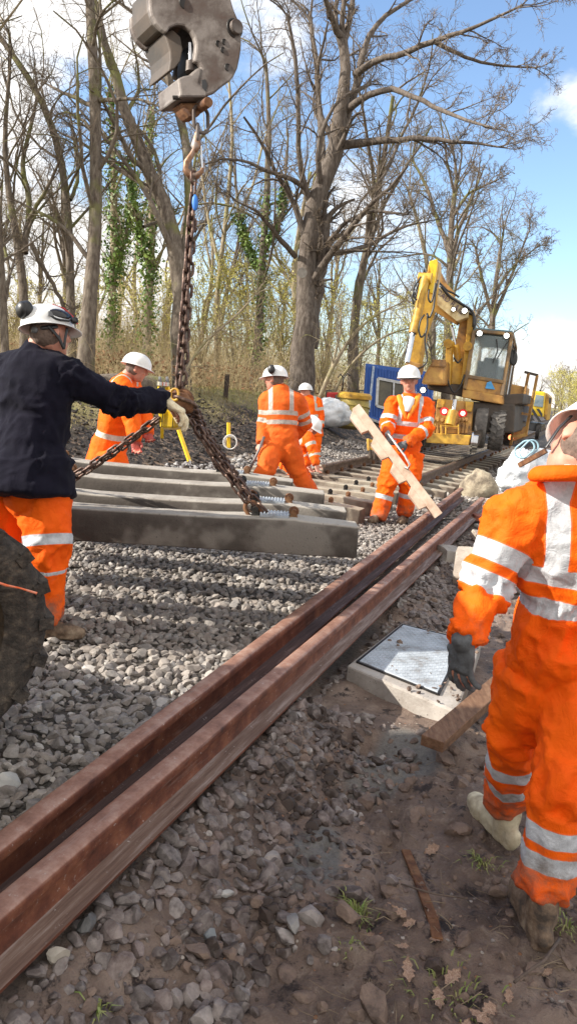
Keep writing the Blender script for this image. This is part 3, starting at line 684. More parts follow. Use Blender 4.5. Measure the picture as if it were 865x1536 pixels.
def leaves_on(paths, n, spread, size, name, mat, parent, t0=0, t1=1):
    Pn = np.stack(paths); N, K, _ = Pn.shape; pi = RNG.integers(0, N, n); f = RNG.uniform(t0, t1, n)*(K-1); i = np.clip(f.astype(int), 0, K-2); w = (f-i)[:, None]
    p = Pn[pi, i]*(1-w)+Pn[pi, i+1]*w; d = RNG.normal(size=(n, 3)); d /= np.linalg.norm(d, axis=1, keepdims=True)
    cl = .45+.9*np.clip(fbm(p[:, :3]*1.8, 8, 3)+.5, 0, 1.3); rr = p[:, 3]+spread*RNG.random(n)**.7*cl*(1.1-.6*f/(K-1))
    c = p[:, :3]+d*rr[:, None]; n1 = RNG.normal(size=(n, 3)); n1 /= np.linalg.norm(n1, axis=1, keepdims=True); n2 = np.cross(n1, d); n2 /= np.linalg.norm(n2, axis=1, keepdims=True)+1e-9
    s = (size*RNG.uniform(.6, 1.4, n))[:, None]; V = np.stack([c-n1*s, c-n2*s*.7, c+n1*s, c+n2*s*.7], 1).reshape(-1, 3); Qd = np.arange(4*n).reshape(n, 4)
    return link(name, mesh_np(name, V, Qd, False), mat, parent)
def tree(name, lab, paths, d, mat, lv=(10, 6, 5, 3), ivy=None, grp=None, l=(.35, .6), seed=1, cat='tree', moss=0, base=None, dens=1.0, tmin=.004):
    rng = np.random.default_rng(seed)
    PP = [pxpath(p['p'], d+p.get('d0', 0), p.get('dd', 0)) for p in paths]
    b = PP[0][0, :3].copy()
    if base is not None: b[2] = base
    trunk0 = PP[0]
    if trunk0[0, 2] > gz(*trunk0[0, :2])-.1:
        ex = trunk0[0].copy(); gzz = gz(ex[0], ex[1])-.15; ex[2] = gzz; ex[3] *= 1.25; b[2] = gzz
        tr = resample(np.vstack([ex, trunk0]), 14); PP[0] = tr
    t = empty(name, b, lab, cat, grp)
    A = np.stack(PP); big = join_tubes('trunk', [(A, 12)], mat, t)
    if name == 'oak_tree':
        me = big.data; n = len(me.vertices); c = np.empty(n*3, np.float32); me.vertices.foreach_get('co', c)
    L1 = sprout(A, lv[0], l[0]*.7, l[1], .42, 8, (30, 65), .18, .16, .3, 1, .012, rng)
    # leaders end in forks
    L1b = sprout(A[:, -5:], 3, 1.0, 1.8, .7, 8, (12, 35), .12, .15, .8, 1, .012, rng)
    L1 = np.concatenate([L1, L1b])
    L2 = sprout(L1, lv[1], .35, .65, .5, 6, (28, 60), .08, .2, .15, 1, .007, rng)
    L3 = sprout(L2, lv[2], .4, .8, .55, 5, (25, 60), .06, .24, .1, 1, tmin*1.2, rng)
    L4 = sprout(L3, lv[3], .5, .9, .7, 4, (25, 60), .04, .26, .1, 1, tmin*.8, rng)
    join_tubes('limbs', [(L1, 6), (L2, 4)], mat, t)
    if dens < 1: L4 = L4[rng.random(len(L4)) < dens]
    join_tubes('crown', [(L3, 3), (L4, 3)], M['twig'], t)
    if ivy: leaves_on([PP[i] for i in ivy[0]], ivy[1], ivy[2], .055, 'ivy', M['ivy'], t, *(ivy[3] if len(ivy) > 3 else (0, 1)))
    return t, PP
# the great oak
oak = [dict(p=[(448, 610, 44), (455, 560, 38), (459, 500, 36), (458, 440, 31), (457, 400, 26), (462, 340, 27), (478, 295, 26), (497, 250, 26), (507, 215, 25), (517, 160, 20), (521, 110, 17), (514, 60, 14)]),
       dict(p=[(462, 520, 30), (472, 440, 28), (478, 400, 22), (486, 360, 20), (488, 333, 15)], d0=.3),
       dict(p=[(514, 62, 12), (500, 35, 9), (488, 0, 7)], dd=-1), dict(p=[(516, 60, 11), (526, 20, 9), (532, -30, 6)], dd=.6),
       dict(p=[(505, 225, 20), (528, 150, 12), (540, 95, 10), (552, 45, 8), (590, 14, 6), (632, -10, 4)], dd=1.5),
       dict(p=[(532, 112, 12), (560, 90, 9), (600, 82, 9), (652, 60, 8), (712, 42, 5), (782, 8, 3)], dd=-3),
       dict(p=[(650, 62, 7), (692, 85, 5), (732, 97, 4), (805, 102, 2)], dd=1, d0=-2),
       dict(p=[(520, 165, 12), (562, 132, 9), (602, 135, 8), (647, 160, 7), (692, 178, 5), (732, 190, 3)], dd=-4),
       dict(p=[(510, 218, 14), (545, 213, 12), (572, 215, 10), (607, 205, 8), (652, 210, 7), (692, 212, 5), (760, 222, 2)], dd=-2),
       dict(p=[(487, 285, 14), (482, 215, 11), (478, 150, 10), (474, 90, 8), (464, 20, 6)], dd=2),
       dict(p=[(464, 300, 12), (452, 262, 8), (447, 225, 8), (449, 170, 7), (444, 90, 6), (430, 20, 4)], dd=-2),
       dict(p=[(443, 385, 8), (425, 365, 8), (405, 340, 7), (385, 315, 4), (350, 300, 2)], dd=-2),
       dict(p=[(458, 285, 9), (440, 268, 7), (405, 260, 6), (370, 240, 4), (330, 238, 3)], dd=-3),
       dict(p=[(490, 365, 7), (520, 330, 6), (560, 315, 5), (610, 322, 3)], dd=-2),
       dict(p=[(492, 380, 10), (520, 378, 8), (550, 370, 6), (600, 340, 4), (650, 330, 2)], dd=2),
       dict(p=[(600, 205, 5), (580, 260, 4), (540, 300, 3), (520, 350, 2)], dd=-1)]
ot, OP = tree('oak_tree', 'massive leafless oak with a twin trunk and long boughs reaching right over the site', oak, 22, M['oakbark'], (7, 6, 6, 3), l=(.3, .5), seed=3, moss=1, tmin=.006)
q = P(453, 409, 21.55); MB().cyl(q, nrm(CAM-q), .14, .12, 16).build('cut_limb_scar', simple('cut_wood', (.35, .33, .30), (.22, .2, .18), 6, .9), ot, 2)
# left-hand group
tree('bare_tree', 'straight tall bare trunk rising behind the man in the navy sweater', [dict(p=[(127, 560, 26), (133, 480, 22), (140, 400, 20), (146, 300, 18), (147, 220, 17), (141, 128, 17), (139, 60, 15), (134, -30, 12)]), dict(p=[(147, 150, 7), (185, 148, 5), (215, 150, 4), (240, 160, 2)], dd=-2), dict(p=[(141, 160, 7), (110, 145, 6), (85, 135, 4), (60, 120, 2)], dd=1)], 16, M['bark'], (8, 5, 4, 3), seed=11, grp='bare trees behind the bank', tmin=.0035)
tree('bare_tree', 'leaning forked bare trunk crossing behind the crane chains', [dict(p=[(274, 600, 30), (274, 500, 27), (272, 420, 26), (262, 345, 24), (238, 285, 21), (208, 210, 19), (182, 150, 16), (160, 80, 13), (148, 30, 11), (135, -30, 8)]), dict(p=[(276, 400, 18), (284, 320, 14), (284, 240, 13), (272, 170, 13), (246, 110, 12), (238, 60, 9), (215, 20, 7), (180, 5, 4)], dd=1), dict(p=[(225, 262, 8), (195, 235, 8), (180, 200, 6), (160, 165, 5), (150, 140, 4)], dd=-1), dict(p=[(215, 340, 5), (230, 335, 5), (262, 320, 5)], dd=1)], 17, M['bark'], (8, 5, 4, 3), seed=12, grp='bare trees behind the bank', tmin=.0035)
tree('bare_tree', 'bare tree bending far left at its top, left of the straight trunk', [dict(p=[(109, 560, 15), (106, 470, 13), (104, 400, 12), (106, 303, 11), (95, 241, 11), (84, 190, 10), (73, 146, 10), (47, 117, 10), (18, 84, 9), (-2, 51, 8), (-40, 0, 6)]), dict(p=[(106, 300, 6), (118, 270, 6), (114, 220, 5), (105, 170, 3)], dd=1), dict(p=[(104, 390, 5), (95, 340, 4), (80, 300, 3)], dd=-1)], 18, M['bark'], (8, 6, 4, 3), seed=13, grp='bare trees behind the bank')
tree('bare_tree', 'twin forked bare tree near the left edge behind the helmet', [dict(p=[(36, 540, 14), (38, 440, 13), (36, 383, 13), (20, 335, 11), (11, 292, 9), (4, 197, 7), (15, 109, 5)]), dict(p=[(38, 380, 10), (44, 330, 9), (44, 284, 8), (29, 248, 7), (45, 204, 6), (58, 135, 4)], dd=1), dict(p=[(43, 330, 6), (62, 300, 6), (84, 255, 4), (95, 225, 3)], dd=-1), dict(p=[(46, 365, 6), (75, 420, 6), (95, 455, 6), (110, 500, 5)], dd=.5)], 17, M['bark'], (8, 6, 4, 3), seed=14, grp='bare trees behind the bank')
tree('bare_tree', 'thin bare trunk cut by the left edge of the picture', [dict(p=[(9, 560, 13), (6, 470, 11), (1, 380, 9), (-6, 290, 8), (-10, 200, 6)]), dict(p=[(8, 450, 6), (16, 410, 5), (5, 360, 4)], dd=.6)], 16, M['bark'], (7, 5, 4, 3), seed=15, grp='bare trees behind the bank')
tree('ivy_tree', 'ivy clad trunk right of the straight bare tree', [dict(p=[(166, 570, 13), (168, 460, 12), (172, 360, 11), (170, 280, 9), (172, 210, 6), (165, 130, 4)]), dict(p=[(170, 420, 6), (190, 350, 6), (200, 300, 5), (205, 260, 4)], dd=1)], 24, M['barkpale'], (7, 5, 4, 2), ivy=([0, 0, 1], 3800, .34), seed=16)
tree('ivy_tree', 'ivy clad leaning trunk beside the chain foot', [dict(p=[(218, 575, 14), (222, 480, 12), (226, 400, 11), (232, 340, 10), (222, 250, 7), (228, 160, 4)]), dict(p=[(226, 420, 7), (210, 350, 5), (200, 310, 4), (190, 240, 3)], dd=-1)], 23, M['barkpale'], (7, 5, 4, 2), ivy=([0, 1], 3200, .28), seed=17)
tree('ivy_tree', 'ivy hung tree between the chains and the oak', [dict(p=[(382, 600, 16), (386, 520, 14), (392, 430, 12), (398, 340, 11), (402, 260, 9), (404, 180, 7), (398, 90, 5)]), dict(p=[(392, 420, 7), (372, 370, 6), (358, 330, 5), (352, 250, 4)], dd=1), dict(p=[(396, 380, 6), (420, 330, 5), (428, 270, 4), (432, 200, 3)], dd=-1)], 26, M['bark'], (8, 5, 4, 3), ivy=([0, 1, 2], 3200, .30, (.1, .6)), seed=18)
tree('bare_tree', 'slender pair of bare stems just right of the chains', [dict(p=[(325, 590, 7), (322, 480, 7), (332, 380, 7), (345, 280, 6), (350, 180, 5), (340, 90, 3)]), dict(p=[(330, 400, 5), (312, 330, 4), (300, 240, 3)], dd=1), dict(p=[(336, 350, 5), (378, 290, 4), (392, 220, 3), (420, 150, 2)], dd=1)], 27, M['barkpale'], (8, 5, 4, 3), seed=19)
tree('bare_tree', 'broad bare tree behind the excavator boom', [dict(p=[(668, 610, 14), (670, 520, 13), (676, 430, 11), (674, 370, 10), (676, 320, 8), (684, 270, 6)]), dict(p=[(674, 390, 8), (690, 340, 6), (705, 300, 5), (722, 260, 3)], dd=1), dict(p=[(674, 380, 8), (655, 330, 6), (640, 280, 5), (618, 240, 3)], dd=1), dict(p=[(676, 330, 5), (700, 290, 4), (745, 270, 2)], dd=-1)], 34, M['bark'], (9, 6, 5, 3), seed=20, tmin=.009)
tree('bare_tree', 'fan shaped bare tree standing right of the boom against blue sky', [dict(p=[(735, 610, 11), (736, 520, 10), (738, 460, 8), (745, 410, 6), (752, 360, 4)]), dict(p=[(737, 480, 7), (760, 430, 5), (780, 380, 3), (795, 340, 2)], dd=1), dict(p=[(737, 470, 6), (722, 420, 5), (712, 370, 3)], dd=-1), dict(p=[(740, 440, 5), (768, 400, 3), (805, 370, 2)], dd=1)], 40, M['bark'], (9, 6, 5, 3), seed=21, tmin=.010)
tree('bare_tree', 'pale lit bare trunk directly behind the excavator dipper', [dict(p=[(640, 600, 10), (648, 520, 10), (652, 460, 9), (640, 400, 7), (630, 340, 5), (610, 280, 3)]), dict(p=[(650, 470, 6), (672, 420, 5), (690, 380, 4)], dd=1)], 36, M['barkpale'], (8, 6, 4, 3), seed=22, tmin=.009)
tree('leaning_sapling', 'grey sapling leaning right between the oak and the red generator', [dict(p=[(470, 620, 7), (490, 570, 7), (508, 530, 6), (530, 500, 5), (560, 470, 3), (600, 455, 2)]), dict(p=[(495, 560, 4), (510, 500, 4), (512, 460, 2)], dd=.5)], 21, M['barkpale'], (7, 4, 4, 2), seed=23)
tree('leaning_sapling', 'second leaning sapling close behind the first, by the generator', [dict(p=[(486, 625, 6), (505, 575, 5), (540, 530, 4), (580, 500, 3), (625, 490, 2)])], 22, M['barkpale'], (9, 4, 4, 2), seed=24)
tree('leaning_sapling', 'thin pale sapling arching up right just past the chains', [dict(p=[(262, 600, 4), (285, 540, 4), (310, 505, 4), (345, 485, 3), (385, 440, 2)])], 15, M['barkpale'], (8, 4, 3, 2), seed=25)
# filler trees farther back: four prototypes then copies
def proto(seed, H, name='woodland_tree', mat=None, dens=.9):
    rng = np.random.default_rng(seed); r = .013*H+.03
    pts = [[0, 0, -.3, r*1.2]]
    for k in range(1, 8): pts.append([pts[-1][0]+rng.normal()*.02*H, pts[-1][1]+rng.normal()*.02*H, H*.75*k/7, r*(1-.1*k)])
    A = resample(pts, 12)[None]
    F_ = sprout(A, 4, .45, .7, .7, 10, (12, 28), .25, .1, .35, .8, .02, rng)
    A2 = np.concatenate([resample(A[0], 10)[None], F_])
    L1 = sprout(A2, 8, .3, .55, .45, 7, (30, 60), .18, .16, .35, 1, .012, rng)
    L2 = sprout(L1, 6, .35, .65, .5, 5, (28, 60), .08, .22, .15, 1, .008, rng); L3 = sprout(L2, 6, .4, .8, .6, 4, (25, 60), .05, .25, .1, 1, .007, rng)
    return A2, L1, L2, L3
TP = []
for s in range(4):
    A2, L1, L2, L3 = proto(50+s, 13)
    m1 = link('trunk', None, None) if False else None
    V, q_ = [], []; o_ = 0
    for Pn, sd in ((A2, 7), (L1, 4), (L2, 3)):
        a_, b_ = tubes(Pn, sd); V.append(a_); q_.append(b_+o_); o_ += len(a_)
    tm = mesh_np('trunk', np.concatenate(V), np.concatenate(q_)); tm.materials.append(M['bark'] if s % 2 else M['barkpale'])
    a_, b_ = tubes(L3, 3); cm = mesh_np('crown', a_, b_); cm.materials.append(M['twig']); TP.append((tm, cm))
def woodland(px, d, H, lab, grp):
    r = ray(px, 575); q = CAM+r*d; x, y = q[0], q[1]; b = gz(x, y)
    t = empty('woodland_tree', (x, y, b-.1), lab, 'tree', grp); s = H/13; t.scale = (s, s, s); t.rotation_euler.z = random.uniform(0, 6.3)
    tm, cm = TP[random.randrange(4)]
    for n, me_ in (('trunk', tm), ('crown', cm)):
        o = bpy.data.objects.new(n, me_); COL.objects.link(o); o.parent = t
for i in range(21):
    px = -60+i*39+random.uniform(-10, 10)
    if 690 < px: continue
    d = random.uniform(29, 52); woodland(px, d, random.uniform(10, 15) if px < 600 else random.uniform(7, 10), 'bare woodland tree in the wood behind the bank', 'woodland trees behind the bank')
for i in range(16):
    px = 835+i*11+random.uniform(-4, 4); d = 75-i*2.6+random.uniform(-3, 3)
    woodland(px, d, 7.0-.1*i if px < 860 else 8.5, 'small bare tree in the distant thicket at the right edge', 'distant trees at the right edge')
for i in range(10): woodland(640+i*22+random.uniform(-8, 8), random.uniform(75, 110), random.uniform(4, 6.5) if 640+i*22 > 760 else 8, 'far bare tree low on the skyline behind the machines', 'far trees behind the machines')
for i in range(5): woodland(-150-i*60, 14+i*2, 12, 'bare tree beyond the left edge of the frame', 'trees left of the frame')
# undergrowth: tan stems, bramble arcs, pale buds
def arcs(n, u0, u1, v0, v1, h0, h1, seed, r0=.005, r1=.012):
    rng = np.random.default_rng(seed); v = rng.uniform(v0, v1, n); u = rng.uniform(u0, u1, n); x = v*math.cos(TH)+u*math.sin(TH); y = -v*math.sin(TH)+u*math.cos(TH)
    z = height(v, u, False); H = rng.uniform(h0, h1, n); a = rng.uniform(0, 2*PI, n); ln = H*rng.uniform(.05, .8, n)**1.3
    K = 5; out = np.zeros((n, K, 4)); r = rng.uniform(r0, r1, n)
    for k in range(K):
        t = k/(K-1); out[:, k, 0] = x+np.cos(a)*ln*t*t+rng.normal(size=n)*.06*(k > 0); out[:, k, 1] = y+np.sin(a)*ln*t*t+rng.normal(size=n)*.06*(k > 0); out[:, k, 2] = z-.05+H*(t-.22*t*t*(ln/H)); out[:, k, 3] = r*(1-.7*t)
    return out
M['stem'] = simple('undergrowth_stem', (.44, .35, .20), (.26, .19, .11), .5, .9, 0, 0, c3=(.58, .48, .28), spec=.2)
A = arcs(1500, 19, 42, -34, -8.6, 1.2, 3.6, 5, .006, .013); Bq = sprout(A, 6, .3, .7, .6, 5, (30, 75), .05, .3, .15, 1, .004); Bc = sprout(Bq, 4, .4, .8, .6, 4, (30, 80), .0, .35, .15, 1, .003)
o = join_tubes('undergrowth', [(A, 3), (Bq, 3), (Bc, 3)], M['stem'], None); tag(o, kind='stuff')
A = arcs(1500, 13, 22, -20, -7.8, .4, 1.3, 6, .004, .008); Bq = sprout(A, 5, .3, .8, .6, 5, (30, 80), .0, .35, .15, 1, .003)
o = join_tubes('undergrowth', [(A, 3), (Bq, 3)], M['stem'], None); tag(o, kind='stuff')
A = arcs(2000, 42, 100, -60, -6, 1.5, 4.5, 8, .012, .022); Bq = sprout(A, 5, .3, .7, .6, 4, (25, 60), .1, .25, .2, 1, .009)
o = join_tubes('undergrowth', [(A, 3), (Bq, 3)], M['stem'], None); tag(o, kind='stuff')
A = arcs(2400, 30, 110, 4.5, 30, 1.6, 5.0, 9, .012, .022); Bq = sprout(A, 9, .35, .8, .6, 5, (30, 75), .1, .3, .2, 1, .010)
o = join_tubes('undergrowth', [(A, 3), (Bq, 3)], M['stem'], None); tag(o, kind='stuff')
M['brack'] = simple('dead_bracken', (.26, .13, .07), (.14, .08, .045), .8, .9, 0, 0, c3=(.42, .28, .16), spec=.2)
def leaf_cloud(n, v0, v1, u0, u1, h, seed, mat, size, name='undergrowth'):
    rng = np.random.default_rng(seed); v = rng.uniform(v0, v1, n); u = rng.uniform(u0, u1, n)
    k = fbm(np.stack([v*.35, u*.35, 0*v], 1), seed, 3) > -.1; v, u = v[k], u[k]; n = len(v)
    x = v*math.cos(TH)+u*math.sin(TH); y = -v*math.sin(TH)+u*math.cos(TH); z = height(v, u, False)+rng.random(n)**1.3*h
    c = np.stack([x, y, z], 1); a = rng.normal(size=(n, 3)); a /= np.linalg.norm(a, axis=1, keepdims=True); b = np.cross(a, rng.normal(size=(n, 3))); b /= np.linalg.norm(b, axis=1, keepdims=True)
    s = (size*rng.uniform(.5, 1.5, n))[:, None]; V = np.stack([c-a*s, c-b*s*.5, c+a*s, c+b*s*.5], 1).reshape(-1, 3)
    return tag(link(name, mesh_np(name, V, np.arange(4*n).reshape(n, 4), False), mat), kind='stuff')
leaf_cloud(26000, -26, -8.3, 14, 32, .75, 3, M['brack'], .045)
M['bud'] = simple('hazel_buds', (.50, .46, .12), (.38, .33, .10), .8, .8, 0, 0, c3=(.62, .58, .22), spec=.2)
def hazel(px, d, H, lab, seed, base_py=600, nb=9, green=.5):
    rng = np.random.default_rng(seed); q = CAM+ray(px, base_py)*d; b = gz(q[0], q[1]); out = np.zeros((nb, 8, 4)); a = rng.uniform(0, 2*PI, nb); ln = H*rng.uniform(.1, .5, nb)
    for k in range(8):
        t = k/7; out[:, k, 0] = q[0]+np.cos(a)*ln*t**1.4; out[:, k, 1] = q[1]+np.sin(a)*ln*t**1.4; out[:, k, 2] = b-.1+H*t*(1-.1*t); out[:, k, 3] = .03*(1-.75*t)
    out[:, 1:, :3] += rng.normal(size=(nb, 7, 3))*.05
    t = empty('hazel_bush', (q[0], q[1], b), lab, 'bush', 'hazel bushes under the trees' if px < 800 else 'scrub bushes of the far right hedge')
    L1 = sprout(out, 9, .2, .4, .5, 5, (25, 60), .15, .2, .2, 1, .007, rng); L2 = sprout(L1, 5, .4, .8, .5, 4, (25, 60), .05, .25, .15, 1, .0045, rng)
    join_tubes('stems', [(out, 5), (L1, 3), (L2, 3)], M['barkpale'], t)
    leaves_on([resample(p, 5) for p in L1], int(5200*green), .20, .027, 'buds', M['bud'], t)
hz = [(350, 27, 5.0, 'hazel bush with yellow green buds right of the chains', 1, .9), (300, 30, 5.0, 'budding hazel bush directly behind the crane chains', 1, .7), (425, 28, 4.8, 'budding hazel bush left of the great oak', 1, .9), (530, 30, 4.6, 'budding hazel bush right of the great oak', 1, .6),
      (585, 33, 5.2, 'budding hazel bush above the blue cabin', 1, .6), (85, 28, 3.6, 'budding hazel bush behind the navy sweater man', 1, .3), (190, 27, 3.8, 'budding hazel bush between the two ivy trees', 1, .5), (20, 28, 3.4, 'budding hazel bush at the left edge', 1, .3), (630, 34, 4.6, 'budding hazel bush behind the excavator dipper', 1, .5), (480, 32, 5.0, 'budding hazel bush directly behind the great oak', 1, .6), (250, 30, 4.2, 'budding hazel bush between ivy trunk and leaning trunk', 1, .5), (390, 31, 5.6, 'tallest budding hazel bush behind the walking man', 1, .9)]
for k, (px, d, H, lab, _, g_) in enumerate(hz): hazel(px, d, H, lab, 200+k, green=g_*1.4)
for k in range(9): hazel(842+k*9, 62-k*3.5, 5.0-.25*k, 'budding scrub bush in the hedge at the far right, beside the distant track', 300+k, base_py=612, green=1.0)
def grass_bank():
    rng = np.random.default_rng(4); n = 26000; v = rng.uniform(-14, -6.8, n); u = rng.uniform(8, 24, n); x = v*math.cos(TH)+u*math.sin(TH); y = -v*math.sin(TH)+u*math.cos(TH); z = height(v, u, True)
    k = noise(np.stack([v, u, 0*v], 1)*.8, 4) > -.5; x, y, z = x[k], y[k], z[k]; n = len(x)
    a = rng.uniform(0, 2*PI, n); h = rng.uniform(.02, .09, n); w = .006; dx, dy = np.cos(a), np.sin(a)
    p0 = np.stack([x, y, z-.01], 1); wv = np.stack([-dy, dx, 0*dx], 1)*w; tip = np.stack([x+dx*h*.8, y+dy*h*.8, z+h], 1)
    V = np.stack([p0-wv, p0+wv, tip+wv*.2, tip-wv*.2], 1).reshape(-1, 3)
    tag(link('bank_grass', mesh_np('bank_grass', V, np.arange(4*n).reshape(n, 4), False), simple('bank_grass', (.30, .27, .11), (.20, .15, .08), 1.2, .8, 0, 0, c3=(.22, .26, .08), spec=.2)), kind='stuff')
grass_bank()
# fence post, fallen log
a, b = P(337, 614, 17.5), P(341, 562, 17.5); a[2] = gz(a[0], a[1])-.1
tag(MB().beam(a, b, .11, .11).build('fence_post', M['post'], None, bevel=.01), 'dark weathered post standing alone on the grass bank', 'post')
a, b = P(150, 592, 15), P(245, 580, 15.5); a[2] = max(a[2], gz(a[0], a[1])+.1)
tag(MB().tube(resample([[*a, .22], [*((a+b)/2), .24], [*b, .2]], 8)[:, :3], [.2, .22, .23, .23, .23, .22, .21, .2], 12).build('fallen_log', M['bark'], None, 2), 'fallen brown log lying behind the bending man', 'log')
a, b = P(292, 598, 18), P(325, 606, 18); tag(MB().tube([a, (a+b)/2+Z*.05, b], .17, 10).build('dark_log', M['post'], None, 2), 'dark rotten log at the foot of the wood right of the chains', 'log')
# ================================================================ WORLD, SUN, CAMERA
SUN_AZ = math.radians(-100); SUN_EL = math.radians(31)
w = bpy.data.worlds.new('World'); SC.world = w; w.use_nodes = True; nt = w.node_tree; nt.nodes.clear()
class WT(NT):
    def __init__(s, t): s.t = t; s.tc = s.n('ShaderNodeTexCoord')
W = WT(nt); sky = W.n('ShaderNodeTexSky'); sky.sky_type = 'NISHITA'; sky.sun_disc = False; sky.sun_elevation = SUN_EL; sky.sun_rotation = SUN_AZ; sky.air_density = 1.0; sky.dust_density = .6; sky.ozone_density = 2.5
dirv = W.tc.outputs['Generated']
def blob(px, py, r0, r1):
    d = nrm(ray(px, py)); x = W.n('ShaderNodeVectorMath', operation='DOT_PRODUCT'); W.l(dirv, x.inputs[0]); x.inputs[1].default_value = tuple(d)
    return W.step(x.outputs['Value'], math.cos(math.radians(r1)), math.cos(math.radians(r0)))
mp = W.n('ShaderNodeMapping'); mp.inputs['Scale'].default_value = (1, 1, 1.8); W.l(dirv, mp.inputs[0])
n1 = W.noise(2.6, 8, .6, mp.outputs[0], .3); n2 = W.noise(7, 6, .65, mp.outputs[0], .4)
cov = W.math('MULTIPLY', n1, 1.0)
def add(c, b, k): return W.math('ADD', c, W.math('MULTIPLY', b, k))
for (px, py, a, b, k) in [(880, 200, 2, 6, .50), (810, 525, 1, 6, .34), (20, 10, 2, 10, .28), (90, 360, 3, 10, .20), (300, 40, 2, 9, .14), (880, 520, 2, 9, .2), (560, 330, 2, 10, .2), (700, 150, 1, 6, .22), (-500, 400, 10, 40, .2), (770, 60, 3, 14, -.42), (820, 390, 2, 9, -.50), (250, 210, 2, 9, -.22), (60, 200, 2, 8, -.24), (400, 180, 2, 8, -.15)]: cov = add(cov, blob(px, py, a, b), k)
for dv, a, b, k in (((0, -.9, .45), 30, 75, .5), ((.6, -.2, .8), 20, 50, .45), ((.95, -.3, .2), 15, 50, .4)):  # unseen cloud out of view, behind and overhead, added as fill light
    x = W.n('ShaderNodeVectorMath', operation='DOT_PRODUCT'); W.l(dirv, x.inputs[0]); x.inputs[1].default_value = tuple(nrm(dv)); cov = add(cov, W.step(x.outputs['Value'], math.cos(math.radians(b)), math.cos(math.radians(a))), k)
cf = W.step(W.math('ADD', cov, W.math('MULTIPLY', W.math('SUBTRACT', n2, .5), .35)), .50, .74)
bg1 = W.n('ShaderNodeBackground'); W.l(sky.outputs[0], bg1.inputs[0]); bg1.inputs[1].default_value = .15
bg2 = W.n('ShaderNodeBackground'); W.l(W.ramp(n2, [(.3, (.9, .88, .86)), (.6, (1, .97, .93))]), bg2.inputs[0]); bg2.inputs[1].default_value = .80
ms = W.n('ShaderNodeMixShader'); W.l(W.math('MULTIPLY', cf, .94), ms.inputs[0]); W.l(bg1.outputs[0], ms.inputs[1]); W.l(bg2.outputs[0], ms.inputs[2])
wo = W.n('ShaderNodeOutputWorld'); W.l(ms.outputs[0], wo.inputs[0])
ld = bpy.data.lights.new('sun', 'SUN'); ld.energy = 4.7; ld.angle = math.radians(.6); ld.color = (1, .93, .82); so = bpy.data.objects.new('sun', ld); COL.objects.link(so)
sd = Vector((math.sin(SUN_AZ)*math.cos(SUN_EL), math.cos(SUN_AZ)*math.cos(SUN_EL), math.sin(SUN_EL))); so.rotation_euler = sd.to_track_quat('Z', 'Y').to_euler(); so.location = (-20, 10, 20)
cd = bpy.data.cameras.new('camera'); cd.sensor_fit = 'VERTICAL'; cd.sensor_height = 36; cd.lens = 36*F/1536; cd.clip_start = .05; cd.clip_end = 2000
co = bpy.data.objects.new('camera', cd); COL.objects.link(co); m3 = Matrix([[CR[i], CU[i], -FW[i]] for i in range(3)]); co.matrix_world = Matrix.Translation(CAM)@m3.to_4x4(); SC.camera = co
SC.view_settings.view_transform = 'Standard'; SC.view_settings.look = 'None'; SC.view_settings.exposure = .86; SC.view_settings.gamma = 1
# ================================================================ PEOPLE
DBG = []
def remesh(mb, vox, smooth=2, name='m'):
    me = mb.mesh(name); o = bpy.data.objects.new('tmp', me); COL.objects.link(o)
    q = o.modifiers.new('r', 'REMESH'); q.mode = 'VOXEL'; q.voxel_size = vox; q.adaptivity = 0
    if smooth: k = o.modifiers.new('s', 'SMOOTH'); k.iterations = smooth; k.factor = .5
    dg = bpy.context.evaluated_depsgraph_get(); dg.update(); r = bpy.data.meshes.new_from_object(o.evaluated_get(dg)); r.name = name
    bpy.data.objects.remove(o); bpy.data.meshes.remove(me); r.shade_smooth(); return r
def vco(me):
    n = len(me.vertices); c = np.empty(n*3, np.float32); me.vertices.foreach_get('co', c); nn = np.empty(n*3, np.float32); me.vertex_normals.foreach_get('vector', nn)
    return c.reshape(-1, 3).astype(float), nn.reshape(-1, 3).astype(float)
def hand(mb, w, d, pn, curl=.5, side=1, s=1.0, fat=1.0, spread=.12, tcurl=.5):
    """wrist point, direction of the fingers, palm normal (out of the palm); side: which side the thumb is on"""
    d = nrm(d); pn = nrm(pn-d*np.dot(pn, d)); lt = np.cross(d, pn)*side
    mb.loft([w-d*.02*s, w+d*.01*s, w+d*.045*s, w+d*.088*s], [.027*s*fat, .031*s*fat, .040*s*fat, .041*s*fat], [.020*s*fat, .019*s*fat, .017*s*fat, .0135*s*fat], lt, 12)
    for k, (off, L) in enumerate([(.029, .92), (.0098, 1.0), (-.0098, .95), (-.029, .76)]):
        p = w+d*(.085-.004*abs(k-1))*s+lt*off*s; dirn = nrm(d+lt*(off/.03)*spread); pts = [p-dirn*.02*s, p]; a = 0
        for j, seg in enumerate((.044, .027, .021)):
            a += curl*(.75, 1.0, .7)[j]; dd = nrm(dirn*math.cos(a)+pn*math.sin(a)); pts.append(pts[-1]+dd*seg*L*s)
        r = [.0098*s*fat, .0098*s*fat, .0090*s*fat, .0082*s*fat, .0072*s*fat]; mb.tube(pts, r, 10, True)
    p = w+d*.022*s+lt*.026*s+pn*.006*s; t1 = nrm(d*.62+lt*.72+pn*.30); t2 = nrm(d*.85+lt*(.35-.5*tcurl)+pn*(.3+.5*tcurl)); t3 = nrm(d*.8+lt*(.1-.7*tcurl)+pn*(.3+.6*tcurl))
    mb.tube([p-t1*.012*s, p+t1*.040*s, p+t1*.040*s+t2*.032*s, p+t1*.040*s+t2*.032*s+t3*.026*s], [.0155*s*fat, .0125*s*fat, .0108*s*fat, .0085*s*fat], 10, True)
    return mb
